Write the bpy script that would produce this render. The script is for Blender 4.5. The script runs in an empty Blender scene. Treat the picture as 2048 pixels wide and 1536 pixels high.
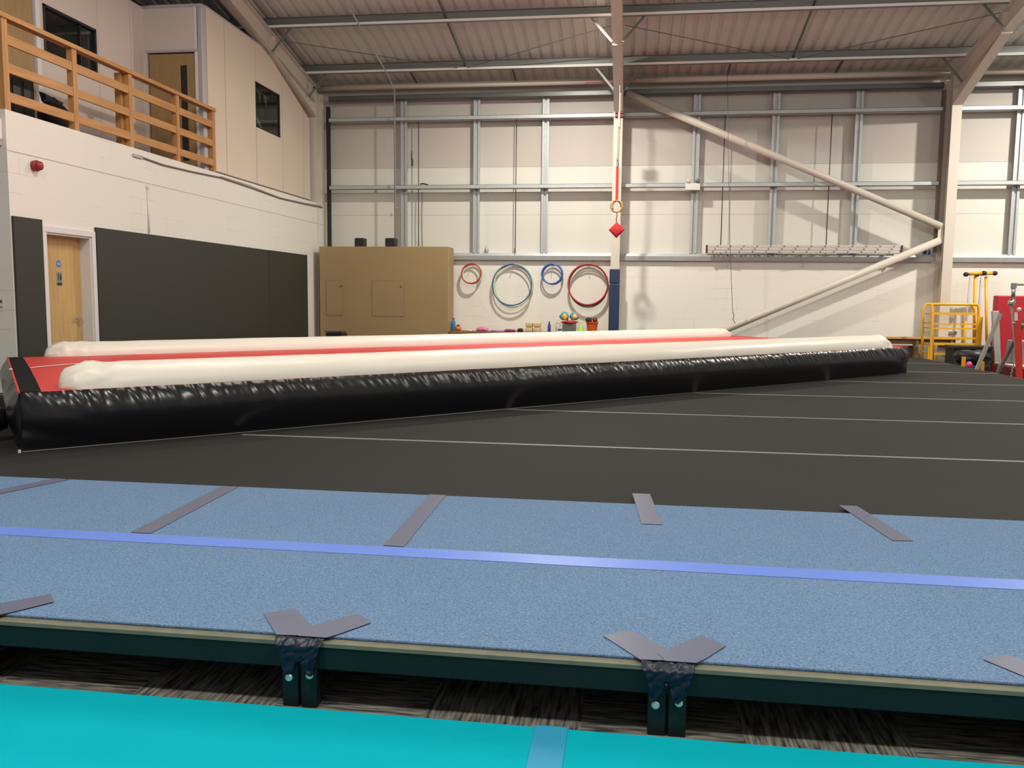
import bpy, bmesh, math, random
from mathutils import Vector, Matrix, noise
random.seed(7)
sc = bpy.context.scene
COL = sc.collection
PI = math.pi
H = 1.34            # eye height above the hall floor
S = 1.06            # building survey scale
def W(x, y, z): return Vector((x*S, y*S, H+(z-H)*S))
def WZ(z): return H+(z-H)*S

# ------------------------------------------------------------------ materials
def nt_mat(name):
    m = bpy.data.materials.new(name); m.use_nodes = True
    nt = m.node_tree; b = nt.nodes['Principled BSDF']
    return m, nt, b
def mat(name, col, rough=.6, metal=0, spec=.5, var=0, vscale=3, bump=0, bscale=60, stretch=None, coat=0, sheen=0):
    m, nt, b = nt_mat(name)
    c = (*col, 1)
    b.inputs['Base Color'].default_value = c
    b.inputs['Roughness'].default_value = rough
    b.inputs['Metallic'].default_value = metal
    b.inputs['Specular IOR Level'].default_value = spec
    if coat: b.inputs['Coat Weight'].default_value = coat
    tc = nt.nodes.new('ShaderNodeTexCoord'); mp = nt.nodes.new('ShaderNodeMapping')
    nt.links.new(tc.outputs['Object'], mp.inputs['Vector'])
    if stretch: mp.inputs['Scale'].default_value = stretch
    if var:
        n = nt.nodes.new('ShaderNodeTexNoise'); n.inputs['Scale'].default_value = vscale; n.inputs['Detail'].default_value = 5
        r = nt.nodes.new('ShaderNodeMix'); r.data_type = 'RGBA'
        r.inputs['A'].default_value = tuple(max(0, x*(1-var)) for x in col)+(1,)
        r.inputs['B'].default_value = tuple(min(1, x*(1+var)) for x in col)+(1,)
        nt.links.new(mp.outputs[0], n.inputs['Vector']); nt.links.new(n.outputs['Fac'], r.inputs['Factor'])
        nt.links.new(r.outputs['Result'], b.inputs['Base Color'])
    if bump:
        n2 = nt.nodes.new('ShaderNodeTexNoise'); n2.inputs['Scale'].default_value = bscale; n2.inputs['Detail'].default_value = 4
        bp = nt.nodes.new('ShaderNodeBump'); bp.inputs['Strength'].default_value = bump; bp.inputs['Distance'].default_value = .01
        nt.links.new(mp.outputs[0], n2.inputs['Vector']); nt.links.new(n2.outputs['Fac'], bp.inputs['Height'])
        nt.links.new(bp.outputs[0], b.inputs['Normal'])
    return m
def wood(name, c1, c2, axis=1, rough=.55):
    st = [14, 14, 14]; st[axis] = 1.2
    m, nt, b = nt_mat(name)
    tc = nt.nodes.new('ShaderNodeTexCoord'); mp = nt.nodes.new('ShaderNodeMapping'); mp.inputs['Scale'].default_value = st
    n = nt.nodes.new('ShaderNodeTexNoise'); n.inputs['Scale'].default_value = 1.6; n.inputs['Detail'].default_value = 6; n.inputs['Distortion'].default_value = .4
    r = nt.nodes.new('ShaderNodeValToRGB'); r.color_ramp.elements[0].color = (*c1, 1); r.color_ramp.elements[1].color = (*c2, 1)
    r.color_ramp.elements[0].position = .3; r.color_ramp.elements[1].position = .7
    nt.links.new(tc.outputs['Object'], mp.inputs[0]); nt.links.new(mp.outputs[0], n.inputs['Vector'])
    nt.links.new(n.outputs['Fac'], r.inputs[0]); nt.links.new(r.outputs[0], b.inputs['Base Color'])
    b.inputs['Roughness'].default_value = rough
    return m
def blockwork(name, col, swap):
    """painted 440 x 215 blockwork, joints only faintly visible under the paint"""
    m, nt, b = nt_mat(name)
    tc = nt.nodes.new('ShaderNodeTexCoord')
    sp = nt.nodes.new('ShaderNodeSeparateXYZ'); cb = nt.nodes.new('ShaderNodeCombineXYZ')
    nt.links.new(tc.outputs['Object'], sp.inputs[0])
    nt.links.new(sp.outputs['Y' if swap else 'X'], cb.inputs['X']); nt.links.new(sp.outputs['Z'], cb.inputs['Y'])
    br = nt.nodes.new('ShaderNodeTexBrick')
    br.inputs['Scale'].default_value = 1; br.inputs['Brick Width'].default_value = .45; br.inputs['Row Height'].default_value = .225
    br.inputs['Mortar Size'].default_value = .006; br.inputs['Mortar Smooth'].default_value = .3
    nt.links.new(cb.outputs[0], br.inputs['Vector'])
    n = nt.nodes.new('ShaderNodeTexNoise'); n.inputs['Scale'].default_value = 1.3; n.inputs['Detail'].default_value = 3
    nt.links.new(tc.outputs['Object'], n.inputs['Vector'])
    mx = nt.nodes.new('ShaderNodeMix'); mx.data_type = 'RGBA'
    mx.inputs['A'].default_value = (*col, 1); mx.inputs['B'].default_value = tuple(c*.86 for c in col)+(1,)
    mul = nt.nodes.new('ShaderNodeMath'); mul.operation = 'MULTIPLY'
    nr = nt.nodes.new('ShaderNodeMapRange'); nr.inputs[1].default_value = .5; nr.inputs[2].default_value = .62
    nt.links.new(n.outputs['Fac'], nr.inputs[0])
    nt.links.new(br.outputs['Fac'], mul.inputs[0]); nt.links.new(nr.outputs[0], mul.inputs[1])
    nt.links.new(mul.outputs[0], mx.inputs['Factor']); nt.links.new(mx.outputs['Result'], b.inputs['Base Color'])
    bp = nt.nodes.new('ShaderNodeBump'); bp.invert = True; bp.inputs['Strength'].default_value = .25; bp.inputs['Distance'].default_value = .006
    nt.links.new(mul.outputs[0], bp.inputs['Height']); nt.links.new(bp.outputs[0], b.inputs['Normal'])
    b.inputs['Roughness'].default_value = .55; b.inputs['Specular IOR Level'].default_value = .25
    return m

M = {}
M['white_l'] = blockwork('painted_block_left', (.80, .775, .725), True)
M['white_b'] = blockwork('painted_block_back', (.83, .80, .745), False)
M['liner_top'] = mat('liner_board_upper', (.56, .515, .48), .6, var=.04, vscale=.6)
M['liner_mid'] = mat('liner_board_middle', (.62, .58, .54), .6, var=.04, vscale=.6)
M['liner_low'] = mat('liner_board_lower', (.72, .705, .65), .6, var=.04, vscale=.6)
M['steel_w'] = mat('cream_painted_steel', (.66, .60, .53), .45, var=.05, vscale=2)
M['galv'] = mat('galvanised_steel', (.47, .50, .51), .48, metal=.35, var=.12, vscale=12)
M['galv_lit'] = mat('purlin_lip_highlight', (.85, .86, .83), .4, metal=0)  # near-white tone paints the highlight along the purlin lips
M['rail_d'] = mat('dark_galvanised_rail', (.13, .135, .13), .4, metal=.5)
M['galv_d'] = mat('dark_shaded_galvanised', (.20, .21, .205), .5, metal=.4, var=.1, vscale=9)  # on purlin webs the darker tone paints in shade under the roof
M['dark_rod'] = mat('dark_steel_rod', (.13, .12, .12), .5, metal=.4)
M['black'] = mat('black_plastic', (.012, .012, .013), .45)
M['black_m'] = mat('black_matt', (.02, .02, .021), .8)
M['cream'] = mat('cream_partition_board', (.70, .60, .49), .5, var=.03, vscale=1)
M['pinkwhite'] = mat('offwhite_board', (.66, .57, .53), .5)
M['trimwhite'] = mat('white_gloss_trim', (.74, .72, .74), .35)
M['joint'] = mat('brown_joint', (.16, .13, .12), .7)
M['lilac'] = mat('lilac_grey_trim', (.46, .43, .46), .5)
M['rail'] = wood('pine_rail', (.42, .19, .06), (.56, .29, .10), 1)
M['railz'] = wood('pine_post', (.42, .19, .06), (.56, .29, .10), 2)
M['beech'] = wood('beech_door', (.52, .32, .12), (.62, .40, .17), 2, .4)
M['ply'] = wood('brown_door_upstairs', (.33, .20, .09), (.38, .24, .11), 2, .5)
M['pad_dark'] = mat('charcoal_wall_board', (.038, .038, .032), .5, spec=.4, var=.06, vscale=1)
M['mdf'] = mat('mdf_board', (.36, .25, .12), .6, var=.07, vscale=1.2)
M['vinyl_k'] = mat('black_vinyl', (.008, .008, .010), .26, spec=.55, bump=.05, bscale=30)
M['vinyl_w'] = mat('white_vinyl', (.80, .75, .68), .38, spec=.4, bump=.05, bscale=18)
M['vinyl_r'] = mat('red_vinyl', (.66, .035, .035), .45, bump=.06, bscale=10)
M['velcro'] = mat('black_velcro', (.014, .014, .016), .95, spec=.1)
M['line_w'] = mat('white_tape', (.82, .78, .66), .5)
M['tape_g'] = mat('grey_duct_tape', (.105, .118, .19), .42, spec=.5, var=.06, vscale=15)
M['tape_b'] = mat('bright_blue_tape', (.11, .22, .70), .42, var=.06, vscale=6)
M['navy_wrap'] = mat('navy_tape_wrap', (.004, .008, .026), .42, spec=.35, bump=.5, bscale=22, stretch=(1, 1, .35))
M['green_wood'] = mat('dark_green_painted_timber', (.004, .011, .011), .55, spec=.3, var=.4, vscale=9)
M['pale_edge'] = mat('worn_board_edge', (.145, .145, .105), .7, var=.35, vscale=14)
M['bolt'] = mat('bolt_head', (.62, .64, .58), .4, metal=.4)
M['runner'] = wood('brown_floor_runner', (.045, .03, .02), (.08, .055, .04), 1)
M['chrome'] = mat('chrome', (.62, .60, .57), .2, metal=1)
M['grey_tube'] = mat('grey_tube', (.42, .40, .38), .4, metal=.3)
M['dgrey_tube'] = mat('dark_grey_tube', (.12, .11, .10), .4, metal=.3)
M['yellow'] = mat('yellow_paint', (.86, .44, .02), .4)
M['red_pad'] = mat('red_mat', (.46, .018, .03), .5)
M['red_post'] = mat('red_post', (.68, .04, .025), .4)
M['maroon'] = mat('maroon_mat', (.12, .012, .018), .5)
M['pale_top'] = mat('pale_mat_top', (.62, .50, .47), .6)
M['grey_mat'] = mat('grey_mat', (.27, .26, .27), .7)
M['navy'] = mat('navy_pad', (.015, .035, .085), .45)
M['red_web'] = mat('red_webbing', (.70, .025, .02), .5)
M['red_bag'] = mat('red_beanbag_cloth', (.52, .025, .03), .8, bump=.3, bscale=40)
M['ringwood'] = wood('ring_wood', (.42, .24, .12), (.55, .36, .2), 0)
M['rope'] = mat('rope', (.30, .25, .22), .9)
M['turq'] = mat('turquoise_carpet', (.0, .36, .46), .9, spec=.1, var=.06, vscale=5, bump=.15, bscale=400)
M['strap_b'] = mat('light_blue_strap', (.03, .29, .50), .45, var=.1, vscale=7)
M['alarm'] = mat('red_alarm_plastic', (.30, .02, .03), .3)
M['offwhite'] = mat('offwhite_plastic', (.78, .74, .69), .4)
M['grey_cable'] = mat('grey_brown_cable', (.20, .17, .15), .7)
M['table'] = wood('brown_table_top', (.20, .10, .04), (.30, .17, .07), 0)
M['bench'] = wood('orange_bench', (.55, .28, .10), (.68, .38, .16), 0)
M['alu'] = mat('aluminium', (.66, .60, .56), .4, metal=.4)
M['blue_pl'] = mat('blue_plastic', (.03, .19, .42), .35)
M['dblue_pl'] = mat('dark_blue_plastic', (.03, .06, .28), .35)
M['orange_pl'] = mat('orange_plastic', (.75, .18, .03), .45)
M['bucket'] = mat('orange_bucket', (.62, .10, .015), .4)
M['cork'] = mat('tan_foam', (.62, .47, .28), .8)
M['pinkfluff'] = mat('pink_fluff', (.80, .20, .45), .9)
M['purple'] = mat('purple_cloth', (.30, .03, .18), .8)
M['lilaccloth'] = mat('lilac_cloth', (.45, .25, .55), .8)
M['lime'] = mat('lime_plastic', (.40, .75, .08), .5)
M['bin_grey'] = mat('grey_bin', (.13, .125, .11), .4)
M['hoop_r'] = mat('red_hoop', (.50, .025, .035), .35)
M['hoop_g'] = mat('green_hoop', (.03, .14, .06), .35)
M['hoop_lg'] = mat('light_green_hoop', (.38, .62, .38), .35)
M['hoop_b'] = mat('blue_hoop', (.03, .10, .42), .35)
M['hoop_y'] = mat('yellow_green_hoop', (.60, .62, .22), .35)
M['sticker_b'] = mat('blue_sticker', (.02, .16, .55), .4)
M['plate'] = mat('steel_sign_plate', (.30, .32, .30), .4, metal=.3)
M['pink'] = mat('pink_ball', (.80, .08, .32), .5)
M['seam'] = mat('grey_seam_tape', (.20, .20, .195), .6, var=.1, vscale=3)
M['teal_fl'] = mat('bunting_teal', (.25, .42, .40), .8)
M['peach_fl'] = mat('bunting_peach', (.55, .36, .30), .8)

# glass with a dark room behind
m, nt, b = nt_mat('window_glass'); M['glass'] = m
b.inputs['Base Color'].default_value = (.55, .6, .58, 1); b.inputs['Roughness'].default_value = .03
b.inputs['Transmission Weight'].default_value = 1; b.inputs['IOR'].default_value = 1.45
m, nt, b = nt_mat('jar_glass'); M['jar'] = m
b.inputs['Base Color'].default_value = (.72, .78, .66, 1); b.inputs['Roughness'].default_value = .15; b.inputs['Alpha'].default_value = .6
# black sprung floor carpet
m, nt, b = nt_mat('black_needle_carpet'); M['carpet_k'] = m
tc = nt.nodes.new('ShaderNodeTexCoord')
n1 = nt.nodes.new('ShaderNodeTexNoise'); n1.inputs['Scale'].default_value = .9; n1.inputs['Detail'].default_value = 4
n2 = nt.nodes.new('ShaderNodeTexNoise'); n2.inputs['Scale'].default_value = 260; n2.inputs['Detail'].default_value = 2
r1 = nt.nodes.new('ShaderNodeValToRGB'); r1.color_ramp.elements[0].color = (.018, .0178, .017, 1); r1.color_ramp.elements[1].color = (.024, .0235, .022, 1)
nt.links.new(tc.outputs['Object'], n1.inputs['Vector']); nt.links.new(tc.outputs['Object'], n2.inputs['Vector'])
nt.links.new(n1.outputs['Fac'], r1.inputs[0]); nt.links.new(r1.outputs[0], b.inputs['Base Color'])
bp = nt.nodes.new('ShaderNodeBump'); bp.inputs['Strength'].default_value = .2; bp.inputs['Distance'].default_value = .004
nt.links.new(n2.outputs['Fac'], bp.inputs['Height']); nt.links.new(bp.outputs[0], b.inputs['Normal'])
b.inputs['Roughness'].default_value = .85; b.inputs['Specular IOR Level'].default_value = .25
# blue speckled foam carpet
m, nt, b = nt_mat('blue_speckled_carpet'); M['carpet_b'] = m
tc = nt.nodes.new('ShaderNodeTexCoord')
n1 = nt.nodes.new('ShaderNodeTexNoise'); n1.inputs['Scale'].default_value = 120; n1.inputs['Detail'].default_value = 3; n1.inputs['Roughness'].default_value = .6
n3 = nt.nodes.new('ShaderNodeTexNoise'); n3.inputs['Scale'].default_value = 1.6; n3.inputs['Detail'].default_value = 4
r1 = nt.nodes.new('ShaderNodeValToRGB')
e = r1.color_ramp.elements; e[0].position = .30; e[0].color = (.06, .11, .195, 1); e[1].position = .74; e[1].color = (.26, .34, .45, 1)
x = e.new(.44); x.color = (.115, .195, .335, 1); x = e.new(.60); x.color = (.145, .235, .385, 1)
mx = nt.nodes.new('ShaderNodeMix'); mx.data_type = 'RGBA'; mx.blend_type = 'MULTIPLY'; mx.inputs['Factor'].default_value = 1
r3 = nt.nodes.new('ShaderNodeValToRGB'); r3.color_ramp.elements[0].color = (.88, .92, .95, 1); r3.color_ramp.elements[1].color = (1.08, 1.05, 1.02, 1)
v = nt.nodes.new('ShaderNodeTexVoronoi'); v.inputs['Scale'].default_value = 7
rv = nt.nodes.new('ShaderNodeMapRange'); rv.inputs[1].default_value = .0; rv.inputs[2].default_value = .022; rv.inputs[3].default_value = 1; rv.inputs[4].default_value = 0
mv = nt.nodes.new('ShaderNodeMix'); mv.data_type = 'RGBA'; mv.inputs['B'].default_value = (.6, .65, .7, 1)
for n in (n1, n3, v): nt.links.new(tc.outputs['Object'], n.inputs['Vector'])
nt.links.new(n1.outputs['Fac'], r1.inputs[0]); nt.links.new(n3.outputs['Fac'], r3.inputs[0])
nt.links.new(r1.outputs[0], mx.inputs['A']); nt.links.new(r3.outputs[0], mx.inputs['B'])
nt.links.new(v.outputs['Distance'], rv.inputs[0]); nt.links.new(rv.outputs[0], mv.inputs['Factor'])
nt.links.new(mx.outputs['Result'], mv.inputs['A']); nt.links.new(mv.outputs['Result'], b.inputs['Base Color'])
bp = nt.nodes.new('ShaderNodeBump'); bp.inputs['Strength'].default_value = .35; bp.inputs['Distance'].default_value = .004
nt.links.new(n1.outputs['Fac'], bp.inputs['Height']); nt.links.new(bp.outputs[0], b.inputs['Normal'])
b.inputs['Roughness'].default_value = .9; b.inputs['Specular IOR Level'].default_value = .15
# striped carpet tiles, quarter turned
m, nt, b = nt_mat('striped_carpet_tiles'); M['tiles'] = m
tc = nt.nodes.new('ShaderNodeTexCoord'); ch = nt.nodes.new('ShaderNodeTexChecker'); ch.inputs['Scale'].default_value = 2
ch.inputs['Color1'].default_value = (1, 1, 1, 1); ch.inputs['Color2'].default_value = (0, 0, 0, 1)
mo = nt.nodes.new('ShaderNodeMapping'); mo.inputs['Location'].default_value = (.13, .1, .25)
nt.links.new(tc.outputs['Object'], mo.inputs[0]); nt.links.new(mo.outputs[0], ch.inputs['Vector'])
outs = []
for st in ((75, 7, 1), (7, 75, 1)):
    mp = nt.nodes.new('ShaderNodeMapping'); mp.inputs['Scale'].default_value = st
    n = nt.nodes.new('ShaderNodeTexNoise'); n.inputs['Scale'].default_value = 1; n.inputs['Detail'].default_value = 3
    nt.links.new(tc.outputs['Object'], mp.inputs[0]); nt.links.new(mp.outputs[0], n.inputs['Vector']); outs.append(n.outputs['Fac'])
mx = nt.nodes.new('ShaderNodeMix'); mx.data_type = 'RGBA'
nt.links.new(ch.outputs['Color'], mx.inputs['Factor']); nt.links.new(outs[0], mx.inputs['A']); nt.links.new(outs[1], mx.inputs['B'])
r = nt.nodes.new('ShaderNodeValToRGB'); r.color_ramp.elements[0].position = .35; r.color_ramp.elements[0].color = (.024, .023, .022, 1)
r.color_ramp.elements[1].position = .68; r.color_ramp.elements[1].color = (.20, .19, .17, 1)
nt.links.new(mx.outputs['Result'], r.inputs[0]); nt.links.new(r.outputs[0], b.inputs['Base Color'])
b.inputs['Roughness'].default_value = .95; b.inputs['Specular IOR Level'].default_value = .1
# ceiling liner
M['roof'] = mat('profiled_roof_liner', (.62, .62, .585), .5, var=.04, vscale=1)
# patterned fabric
m, nt, b = nt_mat('patterned_fabric'); M['pattern'] = m
tc = nt.nodes.new('ShaderNodeTexCoord'); v = nt.nodes.new('ShaderNodeTexVoronoi'); v.inputs['Scale'].default_value = 13
r = nt.nodes.new('ShaderNodeValToRGB'); r.color_ramp.interpolation = 'CONSTANT'
cols = [(.05, .2, .5), (.15, .15, .45), (.75, .55, .08), (.08, .35, .4), (.6, .2, .3), (.2, .45, .2), (.6, .6, .1)]
el = r.color_ramp.elements; el[0].color = (*cols[0], 1); el[1].position = .9; el[1].color = (*cols[6], 1)
for i in range(1, 6): q = el.new(i*.15); q.color = (*cols[i], 1)
nt.links.new(tc.outputs['Object'], v.inputs['Vector']); nt.links.new(v.outputs['Color'], r.inputs[0]); nt.links.new(r.outputs[0], b.inputs['Base Color'])

# ------------------------------------------------------------------ mesh helpers
KS = 1.0             # office face stands slightly behind the upstand
class MB:
    def __init__(s): s.v = []; s.f = []
    def add(s, vs, fs):
        o = len(s.v); s.v += [Vector(p) for p in vs]; s.f += [tuple(i+o for i in f) for f in fs]; return s
    def box(s, a, b, mtx=None):
        x0, x1 = sorted((a[0], b[0])); y0, y1 = sorted((a[1], b[1])); z0, z1 = sorted((a[2], b[2]))
        vs = [Vector(p) for p in ((x0,y0,z0),(x1,y0,z0),(x1,y1,z0),(x0,y1,z0),(x0,y0,z1),(x1,y0,z1),(x1,y1,z1),(x0,y1,z1))]
        if mtx: vs = [mtx @ p for p in vs]
        return s.add(vs, [(0,3,2,1),(4,5,6,7),(0,1,5,4),(1,2,6,5),(2,3,7,6),(3,0,4,7)])
    def wbox(s, a, b): return s.box(W(*a), W(*b))
    def tube(s, pts, r, seg=10, closed=False, caps=True):
        pts = [Vector(p) for p in pts]; n = len(pts); rings = []
        rr = r if isinstance(r, (list, tuple)) else [r]*n
        up = None
        for i, p in enumerate(pts):
            if closed: t = pts[(i+1) % n]-pts[i-1]
            else: t = pts[min(i+1, n-1)]-pts[max(i-1, 0)]
            t.normalize()
            if up is None:
                up = Vector((0,0,1)) if abs(t.z) < .9 else Vector((1,0,0))
            a = t.cross(up)
            if a.length < 1e-5: a = t.orthogonal()
            a.normalize(); bb = a.cross(t).normalized(); up = bb
            rings.append([p+rr[i]*(math.cos(2*PI*k/seg)*a+math.sin(2*PI*k/seg)*bb) for k in range(seg)])
        vs = [q for ring in rings for q in ring]; fs = []
        m_ = n if closed else n-1
        for i in range(m_):
            j = (i+1) % n
            for k in range(seg):
                k2 = (k+1) % seg
                fs.append((i*seg+k, j*seg+k, j*seg+k2, i*seg+k2))
        if not closed and caps:
            fs.append(tuple(range(seg))); fs.append(tuple((n-1)*seg+k for k in reversed(range(seg))))
        return s.add(vs, fs)
    def bar(s, p, q, w, d, side=(0,0,1)):
        """rectangular bar from p to q; w along cross(dir, side), d along side"""
        p = Vector(p); q = Vector(q); t = (q-p).normalized(); sd = Vector(side); sd = (sd-t*sd.dot(t)).normalized(); a = t.cross(sd)
        vs = [c+i*a*w/2+j*sd*d/2 for c in (p, q) for i, j in ((-1,-1),(1,-1),(1,1),(-1,1))]
        return s.add(vs, [(0,1,2,3),(7,6,5,4),(0,4,5,1),(1,5,6,2),(2,6,7,3),(3,7,4,0)])
    def prism(s, poly, ext):
        poly = [Vector(p) for p in poly]; e = Vector(ext); n = len(poly)
        vs = poly+[p+e for p in poly]
        return s.add(vs, [tuple(range(n)), tuple(range(2*n-1, n-1, -1))]+[(i, (i+1) % n+0, (i+1) % n+n, i+n) for i in range(n)])
    def lathe(s, c, prof, seg=20, axis='z'):
        c = Vector(c); vs = []; fs = []
        for r, h in prof:
            for k in range(seg):
                a = 2*PI*k/seg; q = (r*math.cos(a), r*math.sin(a), h)
                if axis == 'y': q = (q[0], q[2], q[1])
                if axis == 'x': q = (q[2], q[0], q[1])
                vs.append(c+Vector(q))
        n = len(prof)
        for i in range(n-1):
            for k in range(seg): fs.append((i*seg+k, i*seg+(k+1) % seg, (i+1)*seg+(k+1) % seg, (i+1)*seg+k))
        fs.append(tuple(reversed(range(seg)))); fs.append(tuple((n-1)*seg+k for k in range(seg)))
        return s.add(vs, fs)
    def grid(s, fn, nu, nv):
        vs = [fn(i/nu, j/nv) for i in range(nu+1) for j in range(nv+1)]
        fs = [(i*(nv+1)+j, (i+1)*(nv+1)+j, (i+1)*(nv+1)+j+1, i*(nv+1)+j+1) for i in range(nu) for j in range(nv)]
        return s.add(vs, fs)
    def build(s, name, material, parent=None, org=None, smooth=False, bevel=0, weld=False):
        if KS != 1: s.v = [Vector((p.x*KS, p.y*KS, H+(p.z-H)*KS)) for p in s.v]
        root = parent
        while root is not None and root.parent is not None: root = root.parent
        if root is not None: o_ = root.location.copy()
        elif org is not None: o_ = Vector(org)
        else:
            xs = [p.x for p in s.v]; ys = [p.y for p in s.v]; zs = [p.z for p in s.v]
            o_ = Vector(((min(xs)+max(xs))/2, (min(ys)+max(ys))/2, min(zs)))
        me = bpy.data.meshes.new(name); me.from_pydata([p-o_ for p in s.v], [], s.f); me.update()
        bm = bmesh.new(); bm.from_mesh(me)
        if weld: bmesh.ops.remove_doubles(bm, verts=bm.verts, dist=1e-5)
        bmesh.ops.recalc_face_normals(bm, faces=bm.faces)
        bm.to_mesh(me); bm.free()
        if smooth:
            for p in me.polygons: p.use_smooth = True
        me.materials.append(material)
        o = bpy.data.objects.new(name, me); COL.objects.link(o)
        if parent is not None: o.parent = parent
        else: o.location = o_
        if bevel:
            md = o.modifiers.new('bevel', 'BEVEL'); md.width = bevel; md.segments = 2; md.limit_method = 'ANGLE'
        return o
def tag(o, label, cat, group=None, kind=None):
    o['label'] = label; o['category'] = cat
    if group: o['group'] = group
    if kind: o['kind'] = kind
    return o
def struct(o, label=None):
    o['kind'] = 'structure'
    if label: o['label'] = label
    return o
def thing(name, loc, label, cat, group=None):
    e = bpy.data.objects.new(name, None); e.empty_display_size = .1; COL.objects.link(e); e.location = Vector(loc)
    return tag(e, label, cat, group)

# ================================================================== SETTING
XL = -6.7*S; YB = 18.1*S
ZMT = WZ(3.285)        # top of mezzanine upstand
o = MB().box((-14, -4, -.1), (16, YB+.4, 0)).build('floor', M['tiles'], org=(0, 0, 0)); struct(o, 'dark grey striped carpet tile floor')

# left wall with toilet door opening
dy0, dy1, dz = 9.07*S, 9.905*S, WZ(2.028)
TH = .32
b = MB()
b.box((XL-TH, 8.52*S, 0), (XL, dy0, WZ(2.85)-.004))
b.box((XL-TH, dy1, 0), (XL, YB+.02, WZ(2.85)-.004))
b.box((XL-TH, dy0, dz), (XL, dy1, WZ(2.85)-.004))
b.box((XL-TH, 8.52*S, WZ(2.85)-.004), (XL-.012, YB+.02, WZ(2.85)+.010))
b.box((XL-TH*.3, 8.52*S, WZ(2.85)+.010), (XL, YB+.02, ZMT)); b.box((XL-TH, 8.52*S, WZ(2.85)+.010), (XL-TH*.3, 8.52*S+.2, ZMT)); b.box((XL-TH, 8.52*S, WZ(2.85)+.010), (XL-TH*.3, YB+.02, 3.28))
# return face at the near corner, turning away to the left
b.box((-13, 8.52*S, 0), (XL-TH, 8.52*S+.2, ZMT))
wl = struct(b.build('wall_left', M['white_l'], org=(0, 0, 0)), 'white painted block wall under the mezzanine')

# mezzanine deck behind the upstand
struct(MB().box((-13, 8.52*S+.2, WZ(3.0)), (XL-TH, YB, 3.28)).build('floor_mezzanine', M['grey_mat'], org=(0, 0, 0)), 'mezzanine deck')

# back wall : blockwork plinth + liner boards
b = MB().box((-7.5, YB, 0), (16, YB+.3, WZ(2.122)))
wb = struct(b.build('wall_back', M['white_b'], org=(0, 0, 0)), 'white painted blockwork along the foot of the back wall')
YL = YB+.15
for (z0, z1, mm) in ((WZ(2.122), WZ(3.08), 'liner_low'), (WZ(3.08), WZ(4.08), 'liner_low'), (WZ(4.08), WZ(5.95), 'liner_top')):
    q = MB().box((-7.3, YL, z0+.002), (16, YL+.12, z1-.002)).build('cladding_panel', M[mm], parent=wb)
MB().box((-7.4, YL+.13, WZ(2.122)), (16, YL+.2, WZ(5.95))).build('cladding_backing', M['joint'], parent=wb)

# roof : profiled sheet, ribs run down the slope
def roofz(y): return WZ(5.83)+.2*(YB-y)     # underside
b = MB(); pitch = .235; x = -13.0; prof = []
while x < 16:
    prof += [(x, 0), (x+.135, 0), (x+.160, .035), (x+.210, .035), (x+.235, 0)]
    x += pitch
yt = -3.0
vs = []; fs = []
for (px_, dz_) in prof:
    vs.append((px_, YB+.3, roofz(YB+.3)+dz_)); vs.append((px_, yt, roofz(yt)+dz_))
n = len(prof)
for i in range(n-1): fs.append((2*i, 2*i+1, 2*i+3, 2*i+2))
b.add(vs, fs)
b.prism([(-13, YB+.3, roofz(YB+.3)+.06), (16, YB+.3, roofz(YB+.3)+.06), (16, yt, roofz(yt)+.06), (-13, yt, roofz(yt)+.06)], (0, 0, .05))
struct(b.build('ceiling', M['roof'], org=(0, 0, 0)), 'profiled metal roof underside sloping down to the back wall')

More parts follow.
